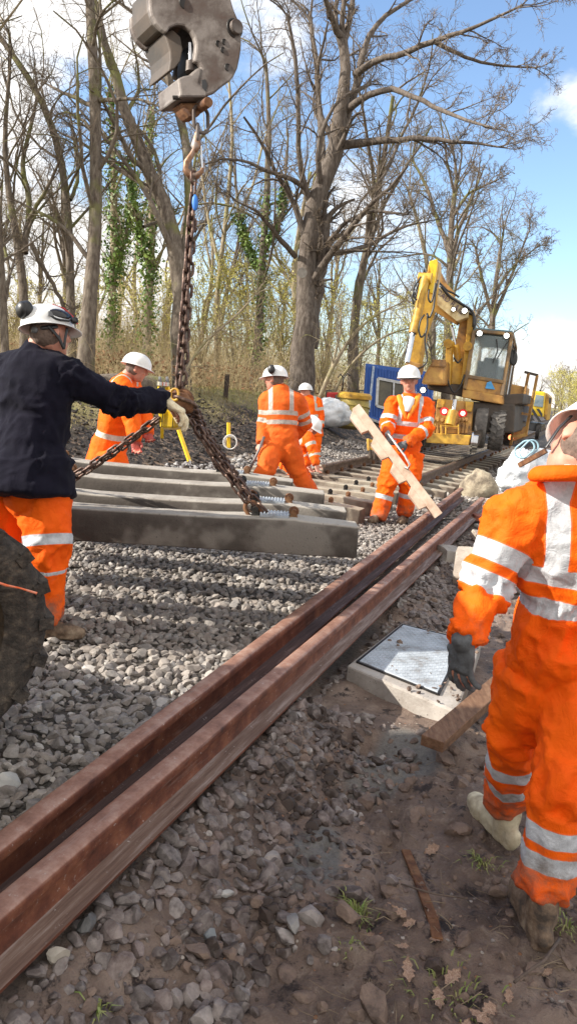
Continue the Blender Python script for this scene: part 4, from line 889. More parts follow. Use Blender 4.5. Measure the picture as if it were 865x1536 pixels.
def cloth(name, parts, bones, vox, mat, parent, amp=.008, seed=0, smooth=2, gather=None, coarse=1.0):
    mb = MB()
    for p in parts:
        if p[0] == 'l': mb.loft(p[1], p[2], p[3], p[4], 18, True, p[5] if len(p) > 5 else 1.0)
        elif p[0] == 'e': mb.ell(*p[1:])
    me = remesh(mb, vox, smooth, name); V, N = vco(me); n = len(V); best = np.full(n, 9.); S = np.zeros(n); tape = np.full(n, .1); dirt = np.zeros(n); jw = np.zeros(n); Q3 = np.zeros((n, 3))
    for b in bones:
        a, e = np.asarray(b['a'], float), np.asarray(b['b'], float); L = np.linalg.norm(e-a); t = (e-a)/L; s = np.clip((V-a)@t, 0, L); rad = V-(a+s[:, None]*t); dist = np.linalg.norm(rad, axis=1)-b['r']
        k = dist < best; best[k] = dist[k]; s0 = (V-a)@t
        sl = b.get('slant'); s1 = s0+(rad@np.asarray(sl) if sl is not None else 0)
        tp = np.full(n, .1)
        for (c, w) in b.get('bands', []): tp = np.minimum(tp, np.abs(s1-c*L)-w/2)
        for (x0, w, c0, c1) in b.get('brace', []):
            x = rad@nrm(b['lat']); y = np.abs(x-x0)-w/2; y = np.maximum(y, np.maximum(c0*L-s1, s1-c1*L)); tp = np.minimum(tp, y)
        tape[k] = tp[k]; d0, d1 = b.get('dirt', (0, 0)); dirt[k] = (d0+(d1-d0)*(s/L))[k]
        lx = nrm(np.cross(t, (.2, .9, .3))); ly = np.cross(t, lx); Rn = np.maximum(np.linalg.norm(rad, axis=1), .01)[:, None]; u = rad/Rn
        q = np.stack([s0*b.get('fs', 13)*1.15, (u@lx)*1.1, (u@ly)*1.1], 1); Q3[k] = q[k]
        c = np.zeros(n)
        for (c_, w_, am) in b.get('crease', []): c = np.maximum(c, am*np.exp(-((s0/L-c_)/w_)**2))
        jw[k] = c[k]
    q = Q3+.55*np.stack([noise(V*6, seed+1), noise(V*6, seed+2), noise(V*6, seed+3)], 1)
    r1 = 1-2.6*np.abs(noise(q, seed+4))**.8; r2 = 1-2.6*np.abs(noise(q*2.1+7, seed+5))**.8; g = fbm(V*7, seed+6, 3); r3 = (1-2*np.abs(noise(V*13+3*noise(V*5, 2)[:, None], seed+8)))
    disp = amp*((.40+jw)*(.85*r1+.45*r2+.35*r3)+.5*g)
    if gather is not None:
        gc, gd, gr, gl, amp_g = gather; s = (V-gc)@gd; x = V-gc; an = np.arctan2(x@nrm(np.cross(gd, gl)), x@nrm(gl)); w_ = np.exp(-(s/gr)**2)*(best < .09)
        disp = disp+amp_g*w_*(np.sin(an*38+3*noise(V*9, 9))*.6+np.sin(an*71+s*30)*.3)-.012*w_
    disp = np.clip(disp, -.016, .022)
    V2 = V+N*disp[:, None]; me.vertices.foreach_set('co', V2.astype(np.float32).ravel())
    for a_, d_ in (('tape', tape), ('dirt', dirt)):
        t_ = me.attributes.new(a_, 'FLOAT', 'POINT'); t_.data.foreach_set('value', d_.astype(np.float32))
    me.update(); return link(name, me, mat, parent)
def helmet(c, up, fw, parent, mat=None, s=1.0, defender=False, extras=None, n=40):
    up = nrm(up); fw = nrm(fw-up*np.dot(fw, up)); sd = np.cross(fw, up); V = []; m = 12
    for i in range(m+1):
        a = PI/2*(1-i/m)
        for k in range(n):
            th = 2*PI*k/n; rr = math.cos(a)**.82; ridge = .006*math.exp(-(math.sin(th)*rr/.18)**2)*math.sin(a)
            V.append(c+fw*.145*s*rr*math.cos(th)+sd*.118*s*rr*math.sin(th)+up*(.125*s*math.sin(a)+ridge-.012))
    for e, dz in ((.006, -.006), (.014, -.009)):
        for k in range(n):
            th = 2*PI*k/n; pk = max(0, math.cos(th))**2*(.034 if e > .01 else .016); V.append(c+fw*(.145*s+e+pk)*math.cos(th)+sd*(.118*s+e*.7)*math.sin(th)+up*(dz-.012-pk*.28))
    Fc = [(i*n+k, i*n+(k+1) % n, (i+1)*n+(k+1) % n, (i+1)*n+k) for i in range(m+2) for k in range(n)]
    mb = MB(); mb.add(V, Fc); o = mb.build('hard_hat', mat or M['white'], parent, True, solid=.004)
    if defender:
        for q in (-1, 1):
            cc = c+sd*q*.142*s-fw*.01+up*(.05 if defender == 1 else .03)
            e = MB().ell(cc, fw*.046, up*.055, sd*.030, 16, 10); e.ell(cc-sd*q*.022, fw*.040, up*.048, sd*.016, 16, 8); e.tube([cc, cc-up*.04-sd*q*.01, c+sd*q*.12*s-up*.0], .006, 6)
            e.build('ear_defender', M['black'], o, True)
    return o
def head(mb, c, up, fw, s=1.0, neck=None):
    up = nrm(up); fw = nrm(fw-up*np.dot(fw, up)); sd = np.cross(fw, up); f = lambda a, b, d: c+fw*a*s+sd*b*s+up*d*s
    mb.ell(c, fw*.098*s, sd*.077*s, up*.098*s, 24, 16); mb.ell(f(.030, 0, -.055), fw*.066*s, sd*.058*s, up*.075*s, 20, 12); mb.ell(f(.062, 0, -.104), fw*.028*s, sd*.026*s, up*.022*s, 12, 8)
    mb.loft([f(.096, 0, .012), f(.106, 0, -.012), f(.116, 0, -.034), f(.098, 0, -.044)], [.007*s, .009*s, .014*s, .012*s], [.008*s, .010*s, .012*s, .008*s], sd, 10)
    mb.ell(f(.078, 0, .018), fw*.020*s, sd*.058*s, up*.013*s, 12, 8)
    mb.ell(f(.086, 0, -.066), fw*.012*s, sd*.026*s, up*.006*s, 12, 6); mb.ell(f(.085, 0, -.077), fw*.012*s, sd*.022*s, up*.006*s, 12, 6)
    for q in (-1, 1):
        mb.ell(f(.070, q*.034, -.035), fw*.025*s, sd*.022*s, up*.022*s, 10, 8)
        mb.ell(f(-.004, q*.081, -.018), fw*.019*s+sd*q*.008, sd*.007*s, up*.032*s, 12, 8); mb.ell(f(.004, q*.077, -.040), fw*.010*s, sd*.006*s, up*.014*s, 10, 6)
    if neck is not None: mb.loft([c-up*.05*s-fw*.012*s, (c+neck)/2-fw*.010*s, neck, neck*1.0+(neck-c)*.25], [.058*s, .058*s, .066*s, .09*s], [.060*s, .060*s, .066*s, .07*s], sd, 16)
def boot(name, ank, toe, mat, parent, gzv, s=1.0, hgt=.075, knock=0):
    d = toe-ank; d[2] = 0 if not knock else d[2]; L = max(.17, np.linalg.norm(d)); d = nrm(d); sd = nrm(np.cross(d, Z)); up = np.cross(sd, d)
    base = np.array([ank[0], ank[1], gzv if not knock else ank[2]-.09]); mb = MB()
    mb.loft([base-d*.085+up*.045, base-d*.03+up*.05, base+d*.06+up*.052, base+d*.14+up*.042, base+d*.195+up*.036], [.030, .038, .045, .050, .036], [.040, .050, .050, .040, .030], sd, 16)
    mb.loft([base+up*.04-d*.025, base+up*(hgt+.05)-d*.03], [.042, .050], [.052, .06], sd, 14)
    mb.loft([base-d*.085+up*.016, base-d*.03+up*.014, base+d*.07+up*.014, base+d*.15+up*.014, base+d*.205+up*.018], [.034, .040, .044, .052, .034], [.016]*5, sd, 14)
    me = remesh(mb, .009, 1, name); V, N = vco(me); V += N*(.004*fbm(V*30, 5, 3))[:, None]
    me.vertices.foreach_set('co', V.astype(np.float32).ravel()); return link(name, me, mat, parent)
def person(label, J, up, fw, kind, vox=.014, s=1.0, hatmat=None, defender=False, gloves=(None, None), hd=(None, None), pn=(None, None), curl=(.5, .5), mat=None, top=None, trouser=None, boots='boot', hs=1.0,
           bulk=1.0, seed=0, grp='people in orange workwear', bands=True, twidth=.055, hair=True, cat='person', gv=None, bandspec=None, amp=.008, handfat=1.0, thumb=(1, -1), eyes=False, hand_s=1.0, creasek=1.0, knock=(0, 0), waist=.26, collar=.32, hatup=.030, hatgrow=.98):
    J = {k: np.asarray(v, float) for k, v in J.items()}
    D = lambda a, b: round(float(np.linalg.norm(J[a]-J[b])), 2)
    DBG.append((label[:22], 'uarmL', D('sL', 'eL'), 'farmL', D('eL', 'wL'), 'uarmR', D('sR', 'eR'), 'farmR', D('eR', 'wR'), 'thL', D('hL', 'kL'), 'shL', D('kL', 'aL'), 'thR', D('hR', 'kR'), 'shR', D('kR', 'aR'), 'torso', D('pelvis', 'neck'), 'sh', D('sL', 'sR'), 'nh', D('neck', 'head'), 'z', [round(float(J[k][2]), 2) for k in ('head', 'pelvis', 'aL', 'aR')]))
    base = np.array([(J['aL'][0]+J['aR'][0])/2, (J['aL'][1]+J['aR'][1])/2, 0]); base[2] = gz(base[0], base[1])
    root = empty('person', base, label, cat, grp)
    ax = J['neck']-J['pelvis']; Lt = np.linalg.norm(ax); t = ax/Lt; lat = nrm(J['sR']-J['sL']); latp = nrm(J['hR']-J['hL']); fr = nrm(np.cross(lat, t))
    if np.dot(fr, fw) < 0: fr = -fr
    pel, nk = J['pelvis'], J['neck']; at = lambda k: pel+ax*k
    # ---- skin body
    mb = MB(); head(mb, J['head'], up, fw, hs, nk)
    mb.loft([pel-t*.06, at(.15), at(.45), at(.72), at(.9)], [.13, .135, .125, .15, .14], [.09, .095, .09, .10, .08], lat, 14)
    for q in 'LR':
        mb.loft([J['s'+q], (J['s'+q]+J['e'+q])/2, J['e'+q], (J['e'+q]*.6+J['w'+q]*.4), J['w'+q]], [.052, .046, .040, .040, .026], [.052, .046, .040, .038, .022], fr, 12)
        mb.loft([J['h'+q], (J['h'+q]+J['k'+q])/2, J['k'+q], J['k'+q]*.65+J['a'+q]*.35, J['a'+q]], [.082, .072, .055, .055, .036], [.082, .072, .055, .055, .036], lat, 12)
    hdir = {}
    for i, q in enumerate('LR'):
        d_ = hd[i] if hd[i] is not None else J['w'+q]-J['e'+q]; p_ = pn[i] if pn[i] is not None else np.cross(d_, fr); hdir[q] = (np.asarray(d_, float), np.asarray(p_, float))
        hand(mb, J['w'+q], d_, np.asarray(p_, float), curl[i], thumb[i], .98)
    me = remesh(mb, (.0055 if vox < .012 else .008) if vox < .015 else .010, 1, 'body'); link('body', me, M['skin'], root)
    up_ = nrm(up); fw_ = nrm(np.asarray(fw)-up_*np.dot(fw, up_)); sd_ = np.cross(fw_, up_); hc = J['head']
    if hair:
        h = MB(); h.ell(hc-fw_*.012*hs-up_*.006, fw_*.094*hs, sd_*.0805*hs, up_*.095*hs, 24, 16); V = np.array(h.v)
        h.ell(hc-fw_*.048*hs-up_*.038*hs, fw_*.048*hs, sd_*.068*hs, up_*.050*hs, 20, 12); hm = remesh(h, .007, 1, 'hair'); link('hair', hm, M['hair'], root)
    if eyes:
        for q in (-1, 1):
            e = MB().ell(hc+fw_*.087*hs+sd_*q*.031*hs+up_*.002, fw_*.011, sd_*.014, up_*.006, 12, 8).build('eye', simple('eye_dark', (.05, .035, .03), None, 9, .3, 0, 0), root, True)
            MB().loft([hc+fw_*.094*hs+sd_*q*.014*hs+up_*.020, hc+fw_*.096*hs+sd_*q*.032*hs+up_*.024, hc+fw_*.086*hs+sd_*q*.050*hs+up_*.019], [.003]*3, [.0035]*3, up_, 6).build('eyebrow', M['hair'], root, True)
        MB().ell(hc+fw_*.098*hs-up_*.071*hs, fw_*.005, sd_*.022, up_*.004, 12, 6).build('lips', simple('lip', (.30, .09, .07), None, 9, .5, 0, 0), root, True)
    hat = helmet(hc+up_*hatup*hs-fw_*.004, up_, fw_, root, hatmat, hs*hatgrow, defender)
    # ---- clothes
    b = bulk; B = []
    tw = twidth
    if kind in ('coverall', 'jacket', 'sweater'):
        Ap = [.165*b, .185*b, .175*b, .178*b, .196*b, .175*b, .11*b]; Bp = [.125*b, .135*b, .125*b, .13*b, .135*b, .115*b, .09*b]
        K = [-.10, .05, .25, .5, .74, .90, 1.0]
        if kind == 'jacket': K[0] = -.30; Ap[0] = .21*b; Ap[1] = .20*b; Bp[0] = .16*b; Bp[1] = .15*b
        if kind == 'sweater': K[0] = -.16; Ap[0] = .215*b; Bp[0] = .205*b; Ap[1] = .20*b; Bp[1] = .190*b; Bp[2] = .16*b
        parts = [('l', [at(k) for k in K], Ap, Bp, lat, 1.0 if kind == 'coverall' else .12)]
        parts.append(('l', [at(.93), nk+(hc-nk)*.10, nk+(hc-nk)*collar], [.12*b, .086+(collar-.32)*.05, .078+(collar-.32)*.08], [.10*b, .084+(collar-.32)*.05, .076+(collar-.32)*.08], lat, .15))
        for q in 'LR':
            S, E_, W_ = J['s'+q], J['e'+q], J['w'+q]; r = [.088*b, .080*b, .070*b, .066*b, .054*b]
            Wc = W_-nrm(W_-E_)*.0
            parts.append(('l', [S, (S+E_)/2, E_, (E_+W_)/2, Wc], r, r, fr, .3)); parts.append(('l', [nk-t*.03, (nk+S)/2, S], [.075*b, .082*b, .088*b], [.075*b, .078*b, .085*b], fr))
            sp = bandspec or {}
            B.append(dict(a=S, b=E_, r=.078*b, bands=[(c_, tw) for c_ in sp.get('uarm', [.62])] if bands else [], crease=[(1, .3, 1.2*creasek), (.1, .2, .6)], dirt=(0, .05)))
            B.append(dict(a=E_, b=W_, r=.062*b, bands=[(c_, tw) for c_ in sp.get('farm', [.2])] if bands else [], crease=[(0, .35, 1.2*creasek), (1, .2, .8)], dirt=(.1, .55)))
        sp = bandspec or {}
        B.append(dict(a=pel-t*.1, b=nk, r=.15*b, lat=lat, bands=[(c_, tw) for c_ in sp.get('torso', [.36, .56])] if bands else [], brace=[(x_, tw, sp.get('brace0', .56), 1.2) for x_ in (-.105*b, .105*b)] if bands else [], crease=[(.28, .12, 1.0), (.5, .2, .4)], dirt=(.1, 0), fs=7, slant=sp.get('slant')))
    legs = []; LB = []
    if kind == 'coverall' or trouser is not None:
        for i, q in enumerate('LR'):
            H, K_, A_ = J['h'+q], J['k'+q], J['a'+q]; r = [.122*b, .118*b, .092*b, .090*b, .083*b]
            legs.append(('l', [H, (H+K_)/2, K_, (K_+A_)/2, A_+(A_-K_)*.02], r, [x*1.03 for x in r], latp, .3))
            sp = bandspec or {}
            LB.append(dict(a=H, b=K_, r=.105*b, bands=[(c_, tw) for c_ in sp.get('thigh', [])], crease=[(0, .2, .8), (1, .25, 1.2*creasek)], dirt=(0, .15), fs=8))
            LB.append(dict(a=K_, b=A_, r=.085*b, bands=[(c_, tw) for c_ in sp.get('shin', [.35, .62])] if (bands or trouser) else [], crease=[(0, .2, 1.2), (1, .22, .55*creasek)], dirt=(.25, .75), fs=9))
        legs.append(('l', [pel-t*.13, pel-t*.05, pel+t*.02, at(.16)], [.12*b, .155*b, .160*b, .145*b], [.10*b, .115*b, .118*b, .10*b], latp))
        LB.append(dict(a=pel-t*.05, b=at(.15), r=.13*b, crease=[(.5, .5, .6)], dirt=(.1, .1), fs=7))
    mt = mat or M['orange']
    if kind == 'coverall': cloth('coverall', parts+legs, B+LB, vox, mt, root, amp, seed, 2, gather=(at(waist), t, .030, lat, .006))
    else:
        cloth('jacket' if kind == 'jacket' else 'sweater', parts, B, vox, top or mt, root, amp, seed)
        if trouser is not None: cloth('trousers', legs, LB, vox, trouser, root, amp, seed+3)
    for i, q in enumerate('LR'):
        if gloves[i]:
            d_, p_ = hdir[q]; g = MB(); hand(g, J['w'+q], d_, p_, curl[i], thumb[i], 1.04*hand_s, (1.08 if vox < .012 else 1.2)*handfat, .30); dd = nrm(J['w'+q]-J['e'+q]); g.tube([J['w'+q]-dd*.06, J['w'+q]-dd*.01, J['w'+q]+dd*.015], [.044, .038, .034], 12, True)
            me = remesh(g, .004 if vox < .012 else .007, 1, 'glove'); V, N = vco(me); V += N*(.0022*fbm(V*45, 7, 3))[:, None]; me.vertices.foreach_set('co', V.astype(np.float32).ravel()); link('glove', me, gloves[i], root)
        A_ = J['a'+q]; T_ = J['t'+q]; boot('boot', A_.copy(), T_.copy(), M[boots] if isinstance(boots, str) else M[boots[i]], root, (gz(A_[0], A_[1])+.01) if gv is None else gv[i], knock=knock[i])
    return root, hat, (hc, up_, fw_, sd_)
def foot(px, py, d): return P(px, py, d)
away = nrm([0, 1, 0])
# 1 navy sweater man, left foreground
J = dict(head=P(74, 498, 4.02), neck=P(52, 532, 4.02), pelvis=P(46, 712, 4.0), sR=P(104, 566, 4.0), eR=P(176, 602, 4.12), wR=P(246, 601, 4.36), sL=P(-24, 572, 4.15), eL=P(-60, 660, 4.25), wL=P(-50, 735, 4.4),
         hR=P(66, 730, 4.02), kR=P(72, 830, 4.0), aR=P(66, 922, 4.08), tR=P(112, 934, 4.12), hL=P(14, 728, 4.1), kL=P(-4, 830, 4.2), aL=P(-22, 905, 4.35), tL=P(20, 915, 4.4))
r1, hat1, (hc, up_, fw_, sd_) = person('man in navy sweater and orange trousers reaching out to the chain ring', J, nrm(CU*1.0-CR*.10+FW*.05), nrm(np.array([.72, .68, -.10])), 'sweater', vox=.011, top=M['navy'], trouser=M['orange'],
    gloves=(None, M['cream']), hd=(None, nrm(CR*.80-CU*.50+FW*.1)), pn=(None, nrm(-CU*.8-CR*.55+FW*.1)), curl=(.4, .62), bands=False, bandspec=dict(thigh=[.80], shin=[.18]), bulk=1.12, seed=11, grp='track workers', amp=.016, hs=1.0, thumb=(1, 1), hand_s=1.3, handfat=1.1)
o = MB()
e1 = hc+up_*.075+sd_*.088-fw_*(-.065); 
MB().ell(hc+up_*.072+sd_*.088+fw_*.020, nrm(fw_*1+sd_*-.1)*.066, nrm(up_-sd_*.8)*.038, nrm(sd_+up_*.8)*.024, 20, 12).build('goggles', simple('dark_lens', (.02, .018, .02), None, 5, .08, 0, 0), hat1, True)
MB().torus(hc+up_*.070+sd_*.091+fw_*.020, nrm(sd_+up_*.8), .050, .006, nrm(fw_), .016).build('goggle_rim', M['black'], hat1, True)
MB().loft([hc+up_*.142+sd_*.030+fw_*.02, hc+up_*.125+sd_*.045+fw_*.075, hc+up_*.085+sd_*.055+fw_*.115, hc+up_*.045+sd_*.065+fw_*.135], [.006]*4, [.004]*4, sd_, 8).build('red_trim', M['red'], hat1, True)
c_ = hc+up_*.095-fw_*.125+sd_*.010
MB().ell(c_, up_*.052, sd_*.050, fw_*.036, 18, 12).ell(c_-fw_*.02, up_*.046, sd_*.044, fw_*.03, 18, 12).build('ear_defender', M['black'], hat1, True)
MB().cyl(hc-fw_*.098+sd_*.035-up_*.012, nrm(-fw_+sd_*.5), .017, .018, 16).build('ratchet_knob', M['grey'], hat1, True)
MB().loft([hc-fw_*.10+sd_*.02-up_*.005, hc-fw_*.06+sd_*.075-up_*.005, hc+sd_*.090+up_*.004], [.011]*3, [.004]*3, up_, 8).build('headband', M['black'], hat1, True)
MB().loft([hc-fw_*.045+sd_*.088+up_*.002, hc+fw_*.008+sd_*.086-up_*.055, hc+fw_*.040+sd_*.070-up_*.105], [.009]*3, [.003]*3, fw_, 8).build('chin_strap', M['black'], hat1, True)
MB().loft([hc+fw_*.060+sd_*.085+up_*.005, hc+fw_*.045+sd_*.082-up_*.055, hc+fw_*.040+sd_*.070-up_*.105], [.008]*3, [.003]*3, fw_, 8).build('chin_strap', M['black'], hat1, True)
MB().cyl(hc+up_*.040+sd_*.118+fw_*.088, sd_, .018, .02, 14).build('lamp_clip', M['black'], hat1, True)
MB().prism([hc+up_*.045+sd_*.113-fw_*.06, hc+up_*.045+sd_*.118-fw_*.03, hc+up_*.072+sd_*.110-fw_*.038, hc+up_*.072+sd_*.106-fw_*.052], sd_*.006).build('vent', M['grey'], hat1)
# 2 bending man in orange jacket
d = 7.9
J = dict(head=P(205, 552, d), neck=P(186, 570, d), pelvis=P(163, 672, d+.15), sR=P(183, 582, d-.2), eR=P(197, 622, d-.25), wR=P(203, 661, d-.3), sL=P(196, 578, d+.25), eL=P(214, 618, d+.25), wL=P(222, 650, d+.1),
         hR=P(166, 680, d), kR=P(180, 728, d-.02), aR=P(170, 778, d), tR=P(190, 780, d), hL=P(160, 680, d+.3), kL=P(160, 730, d+.3), aL=P(150, 772, d+.35), tL=P(170, 775, d+.35))
person('bending man in orange jacket and red gloves just beyond the outstretched navy arm', J, nrm(CU+CR*.28), nrm(CR*.85-CU*.35+FW*.2), 'jacket', vox=.018, trouser=M['orange_far'], mat=M['orange_far'], gloves=(M['redglove'], M['redglove']), bandspec=dict(torso=[.30], uarm=[], farm=[], brace0=.95, shin=[.4, .7]), bulk=1.28, seed=21, grp='track workers', hs=1.08)
# 3 walking man from behind with bar
d = 8.75
J = dict(head=P(412, 568, d), neck=P(421, 588, d), pelvis=P(420, 662, d), sL=P(401, 600, d), eL=P(396, 636, d+.02), wL=P(392, 664, d-.15), sR=P(446, 602, d+.02), eR=P(459, 637, d+.15), wR=P(440, 656, d+.3),
         hL=P(408, 668, d), kL=P(398, 706, d-.25), aL=P(374, 748, d-.05), tL=P(352, 752, d), hR=P(432, 668, d), kR=P(445, 708, d+.05), aR=P(470, 745, d+.1), tR=P(452, 760, d+.05))
r3 = person('walking man in dusty orange coverall, back to camera, holding a steel bar', J, nrm(CU+CR*.02), nrm(-CR*.92-CU*.30+FW*.35), 'coverall', vox=.015, mat=M['orange_dull'], defender=1, bulk=1.15, seed=31, grp='track workers', hs=1.05,
    bandspec=dict(torso=[.46, .62], brace0=.62, uarm=[.55, .85], farm=[], shin=[]), twidth=.05, curl=(1.1, .8), hd=(nrm(-CU*.8-CR*.5), None), pn=(nrm(CR*.6+FW*.6), None))
tag(MB().tube([P(396, 655, d-.2), P(388, 676, d-.22), P(366, 722, d-.25)], .016, 10).build('steel_bar', simple('bar_grey', (.22, .19, .18), None, 20, .5, .5), None, True), 'grey steel bar held by the walking man', 'bar')
# 4 far standing man
d = 14.5
J = dict(head=P(458, 587, d), neck=P(462, 597, d), pelvis=P(466, 642, d), sL=P(450, 602, d-.05), eL=P(447, 622, d-.1), wL=P(448, 638, d-.25), sR=P(476, 603, d), eR=P(480, 622, d), wR=P(481, 640, d-.05),
         hL=P(461, 645, d), kL=P(460, 672, d), aL=P(459, 697, d), tL=P(456, 700, d-.2), hR=P(472, 645, d), kR=P(473, 672, d), aR=P(473, 698, d), tR=P(472, 701, d-.2))
person('farthest man, standing and facing the camera behind the crouching man', J, nrm(CU), nrm(-FW*.8-CR*.5-CU*.15), 'jacket', vox=.022, trouser=M['orange_far'], mat=M['orange_far'], bulk=1.12, seed=41, grp='track workers', bandspec=dict(torso=[.45], uarm=[.6], farm=[.7], brace0=.6), twidth=.06, hs=1.1)
# 5 kneeling man
d = 11.3
J = dict(head=P(467, 640, d), neck=P(456, 650, d), pelvis=P(438, 692, d+.2), sL=P(446, 658, d+.1), eL=P(452, 680, d-.05), wL=P(462, 698, d-.1), sR=P(462, 656, d-.15), eR=P(469, 676, d-.2), wR=P(474, 697, d-.25),
         hL=P(433, 695, d+.2), kL=P(452, 710, d+.1), aL=P(425, 716, d+.4), tL=P(418, 720, d+.4), hR=P(442, 697, d+.1), kR=P(459, 712, d-.1), aR=P(430, 720, d+.1), tR=P(424, 722, d+.15))
person('man crouching on the track with his hand at the rail end', J, nrm(CU*.8+CR*.50-FW*.3), nrm(CR*.35-CU*.9-FW*.3), 'jacket', vox=.018, trouser=M['orange_far'], mat=M['orange_far'], bulk=1.06, seed=51, grp='track workers', bandspec=dict(torso=[.45, .7], uarm=[.55], farm=[.3], brace0=.7, shin=[]), twidth=.05, hs=1.12)
# 6 timber carrier
d = 8.75
J = dict(head=P(613, 569, d-.07), neck=P(614, 600, d), pelvis=P(604, 676, d+.08), sR=P(590, 606, d), eR=P(581, 637, d-.08), wR=P(581, 651, d-.30), sL=P(638, 608, d+.02), eL=P(640, 644, d-.12), wL=P(609, 664, d-.36),
         hR=P(594, 684, d+.05), kR=P(580, 730, d-.02), aR=P(567, 776, d-.02), tR=P(553, 783, d-.2), hL=P(618, 684, d+.08), kL=P(613, 727, d+.02), aL=P(607, 770, d+.12), tL=P(598, 782, d-.1))
r6, h6, (hc, up_, fw_, sd_) = person('man facing the camera in orange over a white tee shirt, carrying stepped timber', J, nrm(CU-FW*.10), nrm(-FW*.85-CU*.22-CR*.12), 'coverall', vox=.0135, mat=M['orange'], bulk=1.13, seed=61, grp='track workers', eyes=True, hs=1.12,
    gloves=(M['greyglove'], M['blueglove']), bandspec=dict(torso=[.38, .60], brace0=.60, uarm=[.72], farm=[.30], shin=[.05, .35]), twidth=.052, curl=(1.15, .9), hd=(nrm(-CR*.8-CU*.4-FW*.1), nrm(-CU*.9+CR*.2-FW*.2)), pn=(nrm(-CU*.5+FW*.5), nrm(CR*.8+FW*.3)), amp=.015)
MB().loft([P(613, 597, d-.15), P(612, 605, d-.185), P(610, 616, d-.19)], [.064, .060, .026], [.022, .020, .014], CR, 14).build('tee_shirt', M['tee'], r6, True)
MB().loft([P(603, 615, d-.165), P(609, 617, d-.175), P(616, 616, d-.165)], [.010]*3, [.008]*3, CU, 8).build('dark_strap', M['black'], r6, True)
for a, b in (((598, 594), (608, 627)), ((628, 592), (611, 628))):
    MB().loft([P(*a, d-.10), (P(*a, d-.17)+P(*b, d-.2))/2, P(*b, d-.175)], [.030, .034, .014], [.016, .014, .01], CR, 12).build('collar', M['yellowtrim'], r6, True)
v = MB(); c0 = hc+up_*.012+fw_*.135
for i in range(9):
    a = (i-4)/4*1.1; p = hc+up_*.030+fw_*(.150*math.cos(a))+sd_*(.122*math.sin(a)); v.v += [tuple(p+up_*.004), tuple(p-up_*.042+fw_*.016)]
v.f = [(2*i, 2*i+1, 2*i+3, 2*i+2) for i in range(8)]
v.build('helmet_visor', simple('smoky_visor', (.14, .14, .15), (.09,)*3, 9, .25, 0, 0), h6, True, solid=.004)
MB().ell(hc+up_*.06+sd_*.118-fw_*.0, fw_*.028, up_*.034, sd_*.018, 14, 8).build('ear_defender', M['black'], h6, True)
# timber gauge and its handle
t = empty('timber_gauge', P(595, 695, 8.3), 'pale wooden board with four stepped blocks, carried slantwise by the man facing the camera', 'timber')
a, b = P(533, 611, 8.35), P(657, 774, 8.15); ax_ = nrm(b-a); nn_ = nrm(np.cross(ax_, FW)); nn_ = nn_ if nn_ @ CR < 0 else -nn_; dp = np.cross(ax_, nn_)
L = np.linalg.norm(b-a)
MB().box((a+b)/2, L, .095, .10, ax_, nn_, dp).build('board', M['pale_timber'], t, bevel=.004)
for k, (x0, x1) in enumerate(((.01, .20), (.265, .445), (.50, .66), (.715, .895))):
    c0, c1 = a+ax_*L*x0, a+ax_*L*x1; n_ = nn_*.047
    MB().prism([c0+n_-dp*.052, c1+n_-dp*.052, c1-ax_*.02+nn_*.125-dp*.052, c0+ax_*.05+nn_*.125-dp*.052], dp*.104).build('block', M['pale_timber'], t, bevel=.003)
MB().tube([P(578, 650, 8.38), P(583, 652, 8.30), P(596, 670, 8.22), P(606, 683, 8.16), P(614, 697, 8.12), P(612, 703, 8.15), P(606, 700, 8.18)], .012, 8).build('handle', M['chrome'] if False else simple('galv_rod', (.55, .54, .53), (.35, .3, .27), 30, .4, .6), t, True)
# 7 big man from behind, right foreground
J = dict(head=P(884, 668, 2.12), neck=P(880, 740, 2.15), pelvis=P(846, 985, 2.36), sL=P(772, 776, 2.20), eL=P(722, 888, 2.20), wL=P(696, 955, 2.12), sR=P(952, 800, 2.22), eR=P(985, 930, 2.2), wR=P(970, 1040, 2.05),
         hL=P(802, 1008, 2.40), kL=P(772, 1092, 2.50), aL=P(757, 1196, 2.84), tL=P(712, 1170, 3.05), hR=P(874, 1018, 2.34), kR=P(843, 1180, 2.28), aR=P(812, 1330, 2.33), tR=P(770, 1330, 2.6))
r7, h7, (hc, up_, fw_, sd_) = person('big man seen from behind at the right edge in vivid orange coverall', J, nrm(CU*.72+CR*.66+FW*.20), nrm(FW*.72-CU*.30-CR*.60), 'coverall', vox=.009, bulk=.96, seed=72, grp='track workers', amp=.0145, hs=1.0,
    gloves=(M['greyglove'], M['greyglove']), hd=(nrm(-CU*.95-CR*.12+FW*.1), None), pn=(nrm(FW*.55+CR*.75), None), curl=(.42, .5), waist=.40, collar=.66, hatup=.042, hatgrow=.94, bandspec=dict(torso=[.50, .665], brace0=.665, uarm=[.50, .86], farm=[], shin=[.40, .66], slant=None), twidth=.057, boots=('creamboot', 'boot'), thumb=(-1, 1), creasek=1.2, hand_s=1.0)


MB().torus(hc-up_*.112-fw_*.012, nrm(up_*.45+Z*.75), .077, .024, CR, .01, 30, 12).build('collar', M['orange_plain'], r7, True)
sl = -1 if (sd_ @ CR) > 0 else 1
MB().loft([hc+sd_*sl*.088+up_*.03+fw_*.03, hc+sd_*sl*.090-up_*.02+fw_*.035, hc+sd_*sl*.078-up_*.085+fw_*.045], [.007]*3, [.003]*3, fw_, 8).build('chin_strap', M['black'], h7, True)

